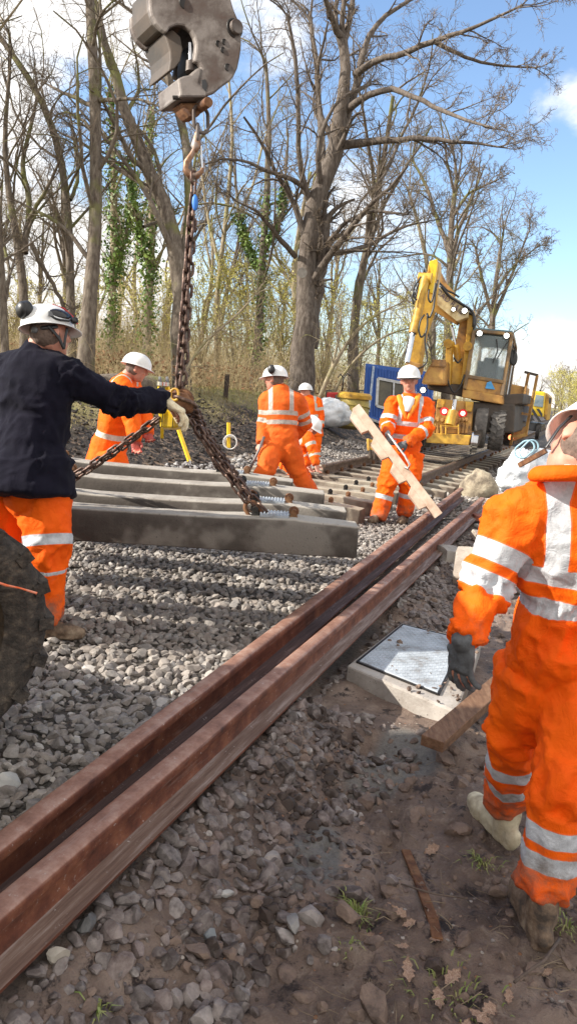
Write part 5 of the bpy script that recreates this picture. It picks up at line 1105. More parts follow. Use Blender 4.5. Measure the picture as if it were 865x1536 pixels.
# ================================================================ NEAR EXCAVATOR (wheel, hitch in frame)
ne = empty('lifting_excavator', TR(-3.2, .6, 0), 'excavator lifting the sleepers, muddy wheel at the left edge and scuffed steel coupler overhead', 'excavator')
def tyre(name, c, axn, R, w, mat, parent, lugs=22, up0=Z, rim=None, lug_h=.035, rimmat=None):
    axn = nrm(axn); e1 = nrm(up0-axn*np.dot(up0, axn)); e2 = np.cross(axn, e1)
    prof = [(-.40*w, R*.60), (-.5*w, R*.72), (-.5*w, R*.90), (-.44*w, R*.965), (-.2*w, R*.985), (.2*w, R*.985), (.44*w, R*.965), (.5*w, R*.90), (.5*w, R*.72), (.40*w, R*.60)]
    n = 56; V = []
    for i in range(n):
        a = 2*PI*i/n; r_ = e1*math.cos(a)+e2*math.sin(a)
        for x, r in prof: V.append(c+axn*x+r_*r)
    m = len(prof); Fc = [(i*m+k, i*m+(k+1) % m, ((i+1) % n)*m+(k+1) % m, ((i+1) % n)*m+k) for i in range(n) for k in range(m)]
    mb = MB().add(V, Fc)
    for i in range(lugs):
        for q in (-1, 1):
            a = 2*PI*(i+(.5 if q > 0 else 0))/lugs; r_ = e1*math.cos(a)+e2*math.sin(a); tn = nrm(np.cross(axn, r_))
            a2 = a+.16; r2 = e1*math.cos(a2)+e2*math.sin(a2); p0 = c+axn*q*w*.50+r_*(R*.955); p1 = c+axn*q*w*.02+r2*(R*.985)
            mb.beam(p0, p1, R*.115, lug_h*2, r_)
            mb.beam(c+axn*q*w*.495+r_*(R*.86), c+axn*q*w*.52+r_*(R*.985), R*.10, lug_h, axn)
    o = mb.build(name, mat, parent, 2)
    r = MB().cyl(c, axn, R*.60, w*.5, 32).cyl(c, axn, R*.25, w*.72, 20)
    for i in range(8):
        a = 2*PI*i/8; r.cyl(c+(e1*math.cos(a)+e2*math.sin(a))*R*.4, axn, R*.045, w*.58, 8)
    r.build('rim', rimmat or M['yellow'], parent, 2); return o
def near_wheel(c, ax_, nm='wheel'):
    w_ = empty('wheel', c, None, None); w_.parent = ne; w_.location = [float(a-b) for a, b in zip(c, ne.location)]
    tyre('tyre', c, ax_, .455, .40, M['mudrubber'], w_, 18, lug_h=.018); return w_
wc = P(-133, 935, 2.72); wc[2] = .50
ws = nrm(VD*.94-UD*.34)
near_wheel(wc, ws)
E_ = [P(-8, 872, 2.50), P(10, 878, 2.50), P(30, 882, 2.505), P(56, 890, 2.52)]
MB().tube(E_, [.0045, .0045, .003, .0045], 6).build('orange_cord', simple('orange_cord', (.8, .12, .02), (.7, .3, .2), 40, .7, 0, 0), ne)
for v_, u_ in ((-4.1, 1.9), (-2.35, -.8), (-4.1, -.8)): near_wheel(TR(v_, u_, .47), VD)
MB().box(TR(-3.25, .55, .85), 1.2, 3.0, .45, VD, UD, Z).build('chassis', M['darkbrown'], ne, bevel=.03)
MB().box(TR(-3.3, -.1, 1.75), 2.3, 2.6, 1.1, VD, UD, Z).build('engine_house', M['yellow'], ne, bevel=.06)
MB().box(TR(-3.9, .55, 2.35), .95, 1.4, 1.5, VD, UD, Z, .9).build('cab', M['black'], ne, bevel=.05)
hitc = P(300, 60, 4.5)
def beam_path(pts, w, h, mat, name, bev=.02):
    m = MB()
    for a, b in zip(pts[:-1], pts[1:]): m.beam(a, b, w, h)
    m.build(name, mat, ne, bevel=bev)
top = P(345, -420, 4.7); beam_path([TR(-3.0, .9, 1.9), TR(-2.9, 1.9, 4.6), top+Z*.0], .36, .42, M['yellow'], 'boom')
beam_path([top, P(305, -35, 4.55)], .26, .30, M['yellow'], 'dipper')
hx = nrm(P(330, 60, 4.5)-P(270, 60, 4.5)); hb = nrm(FW*.80-CR*.58+CU*.10)*.30
def HP(zx, zy, d=4.40): return P(200+zx/4.325, zy/4.325, d)
side = [(105, -10), (108, 60), (118, 100), (145, 150), (185, 190), (220, 215), (240, 180), (285, 160), (335, 170), (375, 200), (398, 240), (408, 285), (405, 340), (395, 395), (430, 410), (445, 440), (400, 480), (420, 540), (440, 600), (470, 622), (530, 602), (580, 560), (630, 525), (655, 495), (680, 440), (695, 370), (705, 290), (703, 210), (685, 130), (655, 60), (635, -10), (600, -120), (200, -120)]
qh = MB().prism([HP(*p) for p in side], hb*.14); side2 = [HP(*p)+hb*.86 for p in side]; qh.prism(side2, hb*.14)
qm = qh.build('coupler_cheek', M['hitch'], ne, bevel=.012)
MB().prism([HP(*p)+hb*.14 for p in [(108, -100), (112, 60), (140, 140), (190, 185), (235, 190), (290, 160), (350, 165), (390, 90), (640, 20), (640, -100)]], hb*.72).build('coupler_bridge', M['darkbrown'], ne, bevel=.01)
MB().prism([HP(*p)+hb*.16 for p in [(420, 240), (690, 240), (690, 380), (640, 500), (500, 600), (430, 560), (410, 400)]], hb*.68).build('coupler_core', M['darksteel'], ne, bevel=.01)
MB().prism([HP(*p)+hb*.14 for p in [(222, 190), (240, 250), (258, 310), (262, 370), (250, 445), (290, 430), (330, 380), (345, 300), (330, 220), (280, 170)]], hb*.9).build('coupler_jaw', M['darkbrown'], ne, bevel=.008)
MB().prism([HP(*p)-hb*.02 for p in [(288, 510), (300, 600), (298, 632), (470, 632), (480, 600), (425, 540), (445, 440), (415, 440), (370, 485), (330, 492)]], hb*.92).build('lifting_block', M['hitch'], ne, bevel=.012)
nf = -nrm(hb)
for zx, zy, r in ((655, 185, .040),): MB().cyl(HP(zx, zy)+nf*.012, nf, r, .05, 24).build('pivot_pin', M['hitch'], ne, bevel=.005)
for zx, zy, r in ((550, 283, .0145), (590, 273, .0145), (582, 325, .0145), (613, 438, .019), (330, 20, .03)): MB().torus(HP(zx, zy)+nf*.001, nf, r, .004, n=18, m=6).cyl(HP(zx, zy)+nf*.0008, nf, r, .002, 18).build('bolt_hole', M['darksteel'], ne)
MB().torus(HP(655, 185)+nf*.003, nf, .048, .007).build('pin_collar', M['darksteel'], ne, True)
MB().prism([HP(*p)+nf*.003 for p in [(443, 520), (465, 515), (478, 550), (472, 592), (447, 596)]], hb*.02).build('slot', M['black'], ne)
MB().tube([HP(370, 285, 4.46), HP(374, 415, 4.46)], .017, 14).build('ram_rod', M['chrome'], ne, 2); MB().tube([HP(400, 300, 4.48), HP(402, 430, 4.48)], .016, 14).build('ram_rod', M['chrome'], ne, 2)
MB().tube([HP(374, 405, 4.46), HP(372, 470, 4.46)], .032, 14).build('ram_gland', M['hitch'], ne, 2)
MB().prism([HP(*p)+hb*.25 for p in [(345, 636), (490, 636), (500, 670), (470, 725), (420, 732), (390, 700)]], hb*.40).build('lifting_lug', M['rust'], ne, bevel=.01)
MB().cyl(HP(478, 668)+hb*.3, hb, .028, .22, 14).build('lug_pin', M['rust'], ne, 2); MB().cyl(HP(300, 622)+hb*.1, CR, .012, .05, 8).build('grease_nipple', M['darksteel'], ne)
for a_ in ((560, -120), (420, -130)): MB().tube([HP(*a_)+hb*.4, HP(a_[0]-20, a_[1]+140)+hb*.4], .03, 10).build('hose', M['black'], ne, True)
# ================================================================ CHAIN SLING
cs = empty('chain_sling', P(268, 606, 4.5), 'rusty multi leg lifting chains with hook and ring, spread down to the hanging sleepers', 'lifting chain', None)
MB().torus(P(301.5, 179, 4.47), nf, .048, .011, CU, .030, 28, 10).build('shackle', M['hitch'], cs, True)
m = MB(); cc = P(297, 200, 4.47); m.torus(cc, CR, .026, .010, CU, .026, 20, 8); m.build('master_link', M['hitch'], cs, True)
m = MB(); m.loft([P(296, 200, 4.47), P(295, 212, 4.47), P(294, 220, 4.47), P(293, 224, 4.47)], [.015, .026, .032, .02], [.015, .022, .026, .02], CR, 12); m.build('swivel', M['hook'], cs, True)
hk = [(293, 222), (288, 232), (280, 244), (279, 256), (286, 264), (295, 264), (303, 257), (306, 246)]
MB().loft([P(x, y, 4.47) for x, y in hk], [.016, .020, .024, .030, .030, .026, .018, .009], [.014, .016, .020, .022, .022, .018, .012, .007], FW, 12).build('safety_hook', M['hook'], cs, True)
MB().tube([P(302, 220, 4.46), P(303, 240, 4.46), P(304, 252, 4.46)], .006, 8).build('hook_latch', M['chrome'], cs)
def chain(pts, pitch, r, name='chain', mat=None, roll=0.3):
    pts = np.array([[*p, 1] for p in pts]); L = np.linalg.norm(np.diff(pts[:, :3], axis=0), axis=1).sum(); n = max(2, int(L/pitch)); q = resample(pts, n+1)[:, :3] if len(pts) > 2 else np.linspace(pts[0, :3], pts[-1, :3], n+1); m = MB()
    for i in range(n):
        c = (q[i]+q[i+1])/2; t = nrm(q[i+1]-q[i]); a = nrm(np.cross(t, (.3, .8, .2))); b = np.cross(t, a); th = (i % 2)*PI/2+roll+random.uniform(-.25, .25); N = a*math.cos(th)+b*math.sin(th)
        m.torus(c, N, pitch*.33, r*.82, t, pitch*.32, 14, 6)
    return m.build(name, mat or M['chain'], cs, True)
sag = lambda a, b, s, n=7: [a+(b-a)*k/n-Z*s*4*(k/n)*(1-k/n) for k in range(n+1)]
tp = P(291, 262, 4.47); bt = P(268, 592, 4.5)
chain([P(291, 258, 4.46), P(290, 292, 4.46)], .06, .010)
chain(sag(P(289, 292, 4.47), P(266, 596, 4.50), 0), .062, .0115, roll=.2)
chain(sag(P(291, 296, 4.50), P(273, 592, 4.53), 0), .062, .0115, roll=1.0)
bl = MB(); bl.ell(P(292.5, 304, 4.44), CR*.018, CU*.05, FW*.01, 10, 8); bl.build('blue_tag', simple('blue_tag', (.03, .22, .75), None, 9, .5, 0, 0), cs, True)
for k in range(4): MB().torus(P(278+k*2.5, 603+k*8.5, 4.46+.04*k), nrm(FW*.3+CU), .032, .013, nrm(CR*.9-CU*.35), .035, 16, 8).build('grab_link', M['chain'], cs, True)
MB().torus(P(268, 600, 4.5), nrm(FW+CR*.2), .055, .017, CR, .02, 24, 10).build('ring', M['rust'], cs, True)
MB().torus(P(262, 592, 4.44), nrm(FW+CR*.2), .024, .008, CU, .01, 16, 8).build('yellow_link', M['yellow'], cs, True)
legs_ = []
for i, (c, X, Yd, Zd) in enumerate(HS):
    e = c+X*.62+Zd*.225; s_ = P(286+i*3, 614+5*(3-i), 4.48+.05*i); legs_.append(e)
    chain(sag(s_, e, .015), .060, .0105, roll=.4*i)
    MB().torus(e, Yd, .038, .012, nrm(e-s_), .02, 18, 8).build('end_hook', M['rust'], cs, True)
    if i > 1: continue
    e2 = c-X*.66+Zd*.225; s2 = P(240-i*2, 626+i*2, 4.48+.05*i)
    chain(sag(s2, e2, .02), .060, .0105, roll=.5*i)
    MB().torus(e2, Yd, .038, .012, nrm(e2-s2), .02, 18, 8).build('end_hook', M['rust'], cs, True)
# extra strand doubling the front legs
c, X, Yd, Zd = HS[0]; chain(sag(P(295, 640, 4.46), c+X*.70+Zd*.22, .03), .060, .0105, roll=.8)
m = MB(); yb = lambda x, y, d=4.46: P(x, y, d)
m.prism([yb(237, 612), (yb(276, 612)), yb(274, 638), yb(262, 642), yb(240, 641)], FW*.12); m.build('shortening_block', M['yellowbright'], cs, bevel=.008)
m = MB()
for x0, y0, x1, y1 in ((245, 614, 243, 640), (261, 614, 259, 641), (270, 618, 268, 636)): m.beam(yb(x0, y0, 4.455), yb(x1, y1, 4.455), .006, .006)
m.build('block_groove', M['darksteel'], cs)
m = MB(); m.loft([P(236, 604, 4.5), P(252, 600, 4.48), P(276, 604, 4.48), P(284, 612, 4.48)], [.045, .06, .06, .04], [.03, .04, .04, .03], CU, 10); m.build('ring_housing', M['rust'], cs, True)
# ================================================================ TRIPOD WITH LEVEL, STAKE
d = 10.4
tr = empty('survey_tripod', G(262, 700, .15), 'yellow survey tripod standing behind the chain block', 'tripod')
ft = [P(286, 697, 9.9), P(243, 660, 11.2), P(222, 640, 11.6)]; apx = P(245, 578, d)
for f_ in ft:
    f_[2] = max(f_[2], gz(f_[0], f_[1])-.02)
    m = MB(); t_ = nrm(f_-apx); a_ = nrm(np.cross(t_, FW)); m.beam(apx+a_*.06, apx+(f_-apx)*.55+a_*.03, .022, .03); m.beam(apx-a_*.06, apx+(f_-apx)*.55-a_*.03, .022, .03); m.beam(apx+(f_-apx)*.45, apx+(f_-apx)*.96, .045, .03); m.build('leg', M['yellowbright'], tr)
    MB().tube([apx+(f_-apx)*.95, f_], [.022, .006], 8).build('foot_spike', M['chrome'], tr)
MB().cyl(apx+Z*.02, Z, .10, .05, 20).build('tripod_head', M['chrome'], tr, 2)
for q in (-1, 1): MB().cyl(apx+Z*.07+CR*q*.05, CR, .05, .03, 14).build('instrument_knob', M['grey'], tr, 2)
st = MB().beam(P(343, 672, 11.2), P(343, 634, 11.2), .05, .03); tag(st.build('yellow_stake', M['yellowbright'], None, bevel=.004), 'short yellow stake standing in the dark mulch right of the chains', 'stake')
m = MB()
for k in range(5): m.torus(P(345+k*.4, 663+k*.5, 11.1+.03*k), nrm(FW+CR*.25), .105-.004*k, .008, CU, 0, 28, 6)
tag(m.build('cable_coil', simple('white_cable', (.7, .7, .68), None, 9, .5, 0, 0), None, True), 'coil of white cable hanging on the yellow stake', 'coil')
# ================================================================ CABIN, BAGS, GENERATOR, BARREL
cb = empty('site_cabin', P(575, 630, 25), 'scuffed blue steel site cabin with a white framed window, standing askew', 'cabin')
d = 25; c00 = P(548, 545, d); c10 = P(650, 559, d+.6); c11 = P(648, 662, d+.6); c01 = P(543, 622, d); bk = nrm((c00+c01)/2-CAM+CR*1.2)
def bluep():
    t = NT('blue_cabin_paint'); n = t.noise(3.2, 7, .75); n2 = t.noise(1.1, 5, .6); c = t.mix(t.step(n2, .4, .6), (.015, .085, .36), (.02, .11, .44)); c = t.mix(t.step(n, .63, .66), c, (.60, .66, .70)); t.set(c, .45); return t.m
ex_ = nrm(c10-c00); ey_ = nrm(c00-c01)
MB().prism([c00, c10, c11, c01], bk*2.2).build('cabin_body', bluep(), cb, bevel=.02)
def cq(x, y, o=-.02): return lerp(lerp(c00, c10, x), lerp(c01, c11, x), y)-bk*-o if False else lerp(lerp(c00, c10, x), lerp(c01, c11, x), y)+bk*o
m = MB()
for x in np.arange(.02, .99, .045): m.beam(cq(x, .06, -.02), cq(x, .20 if .17 < x < .60 else .95, -.02), .05, .03, bk); 
m2 = [m.beam(cq(x, .78, -.02), cq(x, .95, -.02), .05, .03, bk) for x in np.arange(.19, .60, .045)]
m.build('wall_rib', bluep(), cb)
fr_ = [cq(.19, .24), cq(.60, .24), cq(.60, .74), cq(.19, .74)]; m = MB()
for i in range(4): m.beam(fr_[i]-bk*.03, fr_[(i+1) % 4]-bk*.03, .09, .07, bk)
m.beam(cq(.42, .24, -.05), cq(.42, .74, -.05), .05, .05, bk)
wn = m.build('window', simple('white_frame', (.75, .76, .76), (.5,)*3, 8, .5), cb)
MB().prism([cq(.20, .26, -.01), cq(.59, .26, -.01), cq(.59, .72, -.01), cq(.20, .72, -.01)], bk*.02).build('pane', simple('cabin_glass', (.12, .10, .055), (.06, .05, .03), 3, .12, 0, 0), wn)
MB().prism([cq(.10, .03, -.045), cq(.135, .03, -.045), cq(.10, .9, -.045), cq(.075, .9, -.045)], bk*.01).build('paint_drip', simple('white_drip', (.62, .68, .72), (.2, .3, .5), 12, .6), cb)
MB().beam(c01-bk*.05-ey_*.04, c11-bk*.05-ey_*.04, .12, .08).build('skid', simple('skid_white', (.6, .62, .62), (.3,)*3, 9, .6), cb)
MB().prism([c01-ey_*.08+ex_*.5, c11-ey_*.08, c11-ey_*.45, c01-ey_*.45+ex_*.5], bk*2).build('bearer', M['darkbrown'], cb)
def lump(c, X, Y, Zv, sd, amp, fr=3, n=40, m=28, flat=None, crinkle=0):
    mb = MB().ell(c, X, Y, Zv, n, m); V = np.array(mb.v); dn = V-c
    V = V+dn*(amp*fbm(V*fr, sd, 4))[:, None]
    if crinkle: V = V+nrm(np.array([.3, .5, .8]))*0+dn*(crinkle*(1-2*np.abs(noise(V*fr*3.2, sd+9))))[:, None]
    if flat is not None: V[:, 2] = np.maximum(V[:, 2], flat)
    mb.v = [tuple(v) for v in V]; return mb
bagm = simple('white_bulk_bag', (.62, .66, .70), (.36, .41, .47), 3.0, .5, 0, .7, .02, c3=(.78, .80, .82), lo=.3, hi=.55)
q = P(495, 621, 19.5); tag(lump(q, CR*.50, UD*.4, Z*.36, 3, .22, 3, crinkle=.10).build('bulk_bag', bagm, None, True), 'crumpled white bulk bag slumped under the red generator', 'bag')
ge = empty('generator', P(516, 598, 20.6), 'small red generator set standing behind the white bag', 'generator')
q = P(516, 599, 20.6); MB().box(q, .85, .45, .36, nrm(CR-Z*.02), UD, Z).build('casing', M['red'], ge, bevel=.03)
MB().box(q-UD*.24+Z*.03-CR*.05, .26, .02, .18, CR, UD, Z).build('control_panel', M['grey'], ge, bevel=.005)
MB().box(q-UD*.24+Z*.0+CR*.25, .22, .02, .10, CR, UD, Z).build('name_plate', M['white'], ge)
m = MB()
for s_ in (-1, 1): m.tube([q+CR*s_*.44-Z*.22-UD*.2, q+CR*s_*.44+Z*.24-UD*.2, q+CR*s_*.44+Z*.24+UD*.2], .02, 6)
m.build('carry_frame', M['black'], ge)
ba = empty('yellow_barrel', P(529, 640, 20), 'dull yellow barrel bin with lid right of the red generator', 'barrel')
a, b = P(527, 642, 20), P(531, 598, 20); MB().tube([a, a+(b-a)*.1, a+(b-a)*.5, a+(b-a)*.9, b], [.38, .41, .42, .40, .38], 28).build('barrel_body', simple('barrel', (.55, .42, .09), (.30, .24, .08), 4, .6, 0, .3), ba, 2)
MB().tube([b, b+Z*.10, b+Z*.16], [.46, .46, .38], 28).build('lid', M['yellow'], ba, 2)
MB().torus(a+(b-a)*.35, nrm(b-a), .425, .02).torus(a+(b-a)*.7, nrm(b-a), .425, .02).build('hoop', simple('barrel', (.55, .42, .09)), ba, True)
a = P(512, 594, 21); tag(MB().tube([a, a+Z*.5, a+Z*.62+CR*.1, a+Z*.55+CR*.18], .022, 6).tube([a+Z*.5, a+Z*.6-CR*.1, a+Z*.5-CR*.16], .02, 6).build('lamp_hook', M['black'], None, True), 'thin black hooked stand rising behind the generator', 'stand')
# yellow rail dolly
rd = empty('rail_trolley', P(566, 680, 13), 'small yellow frame clamp standing on the left rail beside the timber carrier', 'rail trolley')
m = MB(); q = P(566, 668, 12.9)
for (a, b) in (((551, 661), (592, 667)), ((551, 672), (592, 679)), ((552, 658), (553, 676)), ((590, 664), (591, 680)), ((570, 662), (570, 678))): m.beam(P(*a, 12.9), P(*b, 12.9), .045, .05)
m.build('frame', M['yellow'], rd, bevel=.008); m = MB()
for x, y in ((555, 684), (561, 686), (576, 687), (583, 688)): MB().beam(P(x, y-10, 12.9), P(x, y+4, 12.9), .05, .05).build('clamp_foot', M['darkbrown'], rd, bevel=.01)
# white rubble bags at right behind the big man
rb = [(772, 740, 7.6, .32, .25, .40, 'white woven rubble bag nearest the boulder, stuffed full'), (806, 716, 8.3, .30, .3, .30, 'crumpled pale blue white sack behind the rubble bag'), (806, 690, 9.6, .45, .4, .18, 'flattened plastic sacks farthest back in the rubbish pile'), (846, 712, 8.0, .30, .3, .22, 'grey white sack in the rubbish pile next to the big man')]
for k, (x, y, d_, a_, b_, h_, lab) in enumerate(rb):
    q = G(x, y, 0.05); q[2] += h_*.62; tag(lump(q, CR*a_, UD*b_, Z*h_, 30+k, .22, 4.5, 56, 40, flat=gz(q[0], q[1]), crinkle=.09).build('rubble_sack', bagm, None, True), lab, 'sack', 'rubbish sacks beside the track')
q = P(786, 674, 8.6); tag(MB().torus(q, nrm(FW+CR*.4), .08, .011, nrm(CR+CU*.8), .04, 26, 6).torus(q+CR*.05, nrm(FW+CR*.1), .07, .010, nrm(CR+CU), .05, 26, 6).build('sack_strap', simple('blue_strap', (.35, .55, .65), None, 9, .6, 0, 0), None, True), 'pale blue looped lifting strap lying on the sacks', 'strap')
tag(MB().beam(P(778, 698, 8.2), P(818, 676, 8.0), .06, .05).build('steel_angle', M['rust'], None), 'rusty steel angle lying across the sacks', 'steel bar')
# ================================================================ FAR YELLOW EXCAVATOR
d0 = 15.6
fe = empty('road_rail_excavator', G(700, 676, .2), 'dirty yellow road rail excavator with raised bent boom and brown bucket, facing the camera', 'excavator')
def E(x, y, dd=0): return P(x, y, d0+dd)
def pr(name, pts, dd, th, mat, bev=.015, dirn=UD, sm=False): 
    return MB().prism([E(x, y, dd) for x, y in pts], dirn*th).build(name, mat, fe, sm, bevel=bev)
pr('buffer_beam', [(640, 649), (705, 653), (702, 668), (638, 664)], -.9, .3, M['yellow'])
pr('bracket_plate', [(655, 598), (708, 603), (706, 646), (650, 643)], -.55, .15, M['brownpaint'])
pr('bracket_cheek', [(655, 598), (668, 599), (664, 612), (654, 612)], -.6, .1, M['yellow']); pr('bracket_cheek', [(697, 602), (709, 603), (706, 618), (697, 617)], -.6, .1, M['yellow'])
pr('chassis', [(628, 598), (772, 606), (770, 650), (626, 645)], -.35, 4.2, M['darkbrown'], .04)
pr('lower_crossmember', [(646, 640), (706, 646), (706, 652), (644, 648)], -.75, .2, M['brownpaint'])
for x, y in ((666, 617), (693.5, 620)):
    MB().cyl(E(x, y, -.70), UD, .085, .05, 16).build('lamp_housing', M['red'], fe, 2); MB().cyl(E(x, y, -.74), UD, .045, .02, 16).build('marker_lamp', emit('red_lamp', (1, .25, .2), 3.5), fe, 2)
MB().tube([E(682, 600, -.75), E(679, 618, -.8)], .042, 12).build('ram_rod', M['chrome'], fe, 2); MB().tube([E(679, 616, -.8), E(673, 638, -.85)], [.085, .10], 14).build('ram_cylinder', M['yellow'], fe, 2)
for k, x in enumerate((656, 663, 688, 694, 699, 650)):
    m = MB(); m.prism([E(x-2.5, 626+k % 3*2, -.78), E(x+2, 624+k % 3*2, -.78), E(x+3, 634, -.8), E(x+1, 650, -.8), E(x-3, 650, -.8), E(x-1, 638, -.8)], UD*.06); m.cyl(E(x, 630, -.79), UD, .035, .1, 10); m.build('link_arm', M['brownpaint'], fe, bevel=.008)
m = MB()
for x0 in (661, 668, 687): m.beam(E(x0, 637, -.92), E(x0, 652, -.92), .02, .02)
m.beam(E(661, 638, -.92), E(687, 640, -.92), .02, .02); m.build('step_grille', M['yellow'], fe)
def fwheel(px, py, dd, R, w, nm='wheel', mat=None, lugs=20, ax_=None, lab=None):
    c = E(px, py, dd); e = bpy.data.objects.new('wheel', None); COL.objects.link(e); e.parent = fe; e.location = [float(a-b) for a, b in zip(c, fe.location)]
    tyre('tyre', c, VD if ax_ is None else ax_, R, w, mat or M['rubber'], e, lugs, lug_h=.02); return c
axw = nrm(VD+UD*.10)
fwheel(720, 641, -.15, .43, .25, lugs=0, ax_=axw); fwheel(745, 643, -.05, .44, .27, lugs=20, ax_=axw)
fwheel(763, 640, 2.4, .44, .27, ax_=axw); fwheel(640, 640, .1, .43, .25, lugs=0, ax_=axw); fwheel(620, 640, .1, .43, .25, ax_=axw)
for x, y in ((712, 664), (633, 655)):
    c = E(x, y, -.9); MB().cyl(c, axw, .18, .10, 28).cyl(c-axw*.06, axw, .23, .03, 28).build('rail_wheel', M['chrome'] if x > 700 else M['darksteel'], fe, 2)
    MB().beam(c, c+UD*.7+Z*.25, .12, .16).build('rail_wheel_arm', M['darkbrown'], fe, bevel=.01)
# upper structure
pr('deck', [(640, 566), (662, 575), (700, 577), (752, 592), (785, 590), (783, 606), (755, 610), (694, 596), (640, 584)], -.3, 2.6, M['darkbrown'], .03)
pr('deck_skirt', [(693, 583), (754, 594), (754, 607), (692, 596)], -.45, .2, M['brownpaint'], .02)
pr('mast_foot', [(670, 540), (696, 545), (700, 580), (664, 574)], -.2, .5, M['yellow'], .02)
pr('mast_post', [(668, 514), (677, 516), (675, 578), (666, 576)], -.35, .22, M['yellow'], .015); pr('mast_post', [(697, 518), (707, 521), (699, 578), (690, 574)], -.35, .22, M['yellow'], .015)
for x, y in ((673, 516), (702, 520)): MB().cyl(E(x, y, -.36), UD, .09, .28, 16).build('pin_boss', M['yellow'], fe, 2)
lb = [(689, 478), (705, 480), (698, 520), (698, 560), (683, 560), (682, 520)]
pr('boom_lower', lb, -.15, .35, M['brownpaint'], .02)
pr('boom_side', [(700, 470), (711, 466), (709, 490), (702, 520), (697, 521), (699, 490)], -.25, .2, M['yellow'], .015)
up1 = [(654, 432), (660, 431), (688, 450), (702, 462), (700, 476), (684, 482), (655, 458)]
pr('boom_upper', up1, -.45, .42, simple('faded_cream_paint', (.58, .45, .22), (.40, .27, .12), 5, .45, 0, .2, c3=(.66, .56, .36)), .015)
pr('boom_underside', [(653, 447), (684, 480), (682, 486), (652, 468)], -.35, .40, M['brownpaint'], .01)
pr('boom_link', [(652, 398), (656, 400), (668, 424), (682, 440), (678, 446), (664, 430), (651, 410)], -.1, .2, M['brownpaint'], .01)
MB().tube([E(676, 488, -.1), E(683, 520, -.1)], .038, 12).build('ram_rod', M['chrome'], fe, 2); MB().tube([E(683, 518, -.1), E(688, 552, -.1)], .075, 14).build('ram_cylinder', M['yellow'], fe, 2)
dip = [(640, 396), (647, 391), (655, 391), (655, 405), (651, 430), (645, 468), (638, 500), (630, 548), (614, 548), (622, 500), (633, 460), (640, 420)]
pr('dipper', [(a+(-2 if i_ > 5 else 2), b) for i_, (a, b) in enumerate(dip)], -.9, .34, M['yellow'], .02)
pr('dipper_cheek', [(643, 392), (655, 388), (656, 396), (648, 440), (641, 438), (646, 412)], -1.0, .06, M['yellowbright'], .01)
MB().tube([E(637.5, 416, -1.05), E(628, 462, -1.1), E(619, 500, -1.15)], .085, 14).build('ram_cylinder', M['yellow'], fe, 2)
MB().tube([E(619, 499, -1.15), E(610, 544, -1.25)], .052, 14).build('ram_rod', simple('pale_ram', (.62, .68, .76), None, 5, .2, .6, 0), fe, 2)
MB().cyl(E(637, 417, -1.02), VD, .10, .26, 14).build('pin_boss', M['yellow'], fe, 2)
pr('dipper_foot', [(610, 540), (632, 546), (628, 562), (606, 556)], -1.1, .3, M['brownpaint'], .02)
def hose(pts, r=.018, dd=-1.2): MB().tube(resample([[*E(x, y, dd), r] for x, y in pts], 18)[:, :3], r, 6).build('hose', M['black'], fe, True)
hose([(653, 425), (649, 445), (646, 456), (641, 448), (643, 434)]); hose([(656, 420), (652, 440), (650, 462), (643, 480), (640, 470)]); hose([(628, 420), (619, 432), (621, 448), (625, 450)]); hose([(631, 415), (622, 428), (617, 446), (620, 456)])
hose([(636, 472), (630, 480), (627, 495), (631, 508), (637, 500)]); hose([(640, 470), (641, 490), (636, 505), (638, 525), (642, 540), (634, 552), (625, 553)]); hose([(622, 500), (613, 512), (607, 530), (612, 540)])
hose([(660, 428), (672, 444), (690, 455), (703, 463), (711, 470), (709, 490)], .028, -.5); hose([(658, 424), (670, 436), (680, 440), (688, 446)], .02, -.4); hose([(668, 560), (672, 575), (680, 592), (690, 580), (696, 562)], .018, -.5); hose([(680, 536), (686, 545), (692, 538)], .018, -.5); hose([(699, 468), (710, 472), (712, 484), (708, 505)], .03, -.3)
for k in range(5): hose([(636+k*1.2, 404+k*2), (630+k, 418), (623+k*1.5, 436+k*3), (621+k*1.5, 444+k*3)], .014, -.85)
for x, y, dd in ((696, 466, -.50), (679.5, 464, -.50), (718.5, 500, -.52), (759, 503.5, -.42), (634, 585, -.6)):
    r = .05 if x != 679.5 else .035; MB().cyl(E(x, y, dd), UD, r*1.35, .08, 16).build('work_lamp', M['black'], fe, 2); MB().ell(E(x, y, dd-.05), VD*r, UD*.03, Z*r, 16, 8).build('lamp_lens', emit('lamp_glow', (1, .97, .85), 4), fe, True)
# faded white lettering along the boom
def text(s, p, X, Yv, size, mat, parent, name='lettering', ext=.004):
    cu = bpy.data.curves.new('t', 'FONT'); cu.body = s; cu.size = 1; cu.align_x = 'CENTER'; cu.align_y = 'CENTER'; cu.extrude = ext/size; o = bpy.data.objects.new('t', cu); COL.objects.link(o)
    dg = bpy.context.evaluated_depsgraph_get(); dg.update(); me = bpy.data.meshes.new_from_object(o.evaluated_get(dg)); bpy.data.objects.remove(o)
    X = nrm(X); N_ = nrm(np.cross(X, Yv)); Y_ = np.cross(N_, X); mt = Matrix([[*(np.array([X[i], Y_[i], N_[i]])*size), p[i]] for i in range(3)]+[[0, 0, 0, 1]]); me.transform(mt); me.materials.clear(); return link(name, me, mat, parent)
text('ROAD RAIL', E(671, 450, -.462), E(685, 463)-E(658, 440), CU, .155, simple('lettering_purple', (.16, .11, .14), None, 9, .6, 0, 0), fe)
# bucket
m = MB().prism([E(648, 541, -.75), E(668, 541, -.75), E(667, 578, -.8), E(630, 576, -.8), E(636, 560, -.78)], UD*.7); m.build('bucket', M['brownpaint'], fe, bevel=.05)
m = MB(); [m.beam(E(647+i*0, 541+i*3.4, -.78), E(668, 541.5+i*3.4, -.78), .03, .05) for i in range(3)]; m.build('bucket_rib', M['brownpaint'], fe, bevel=.006)
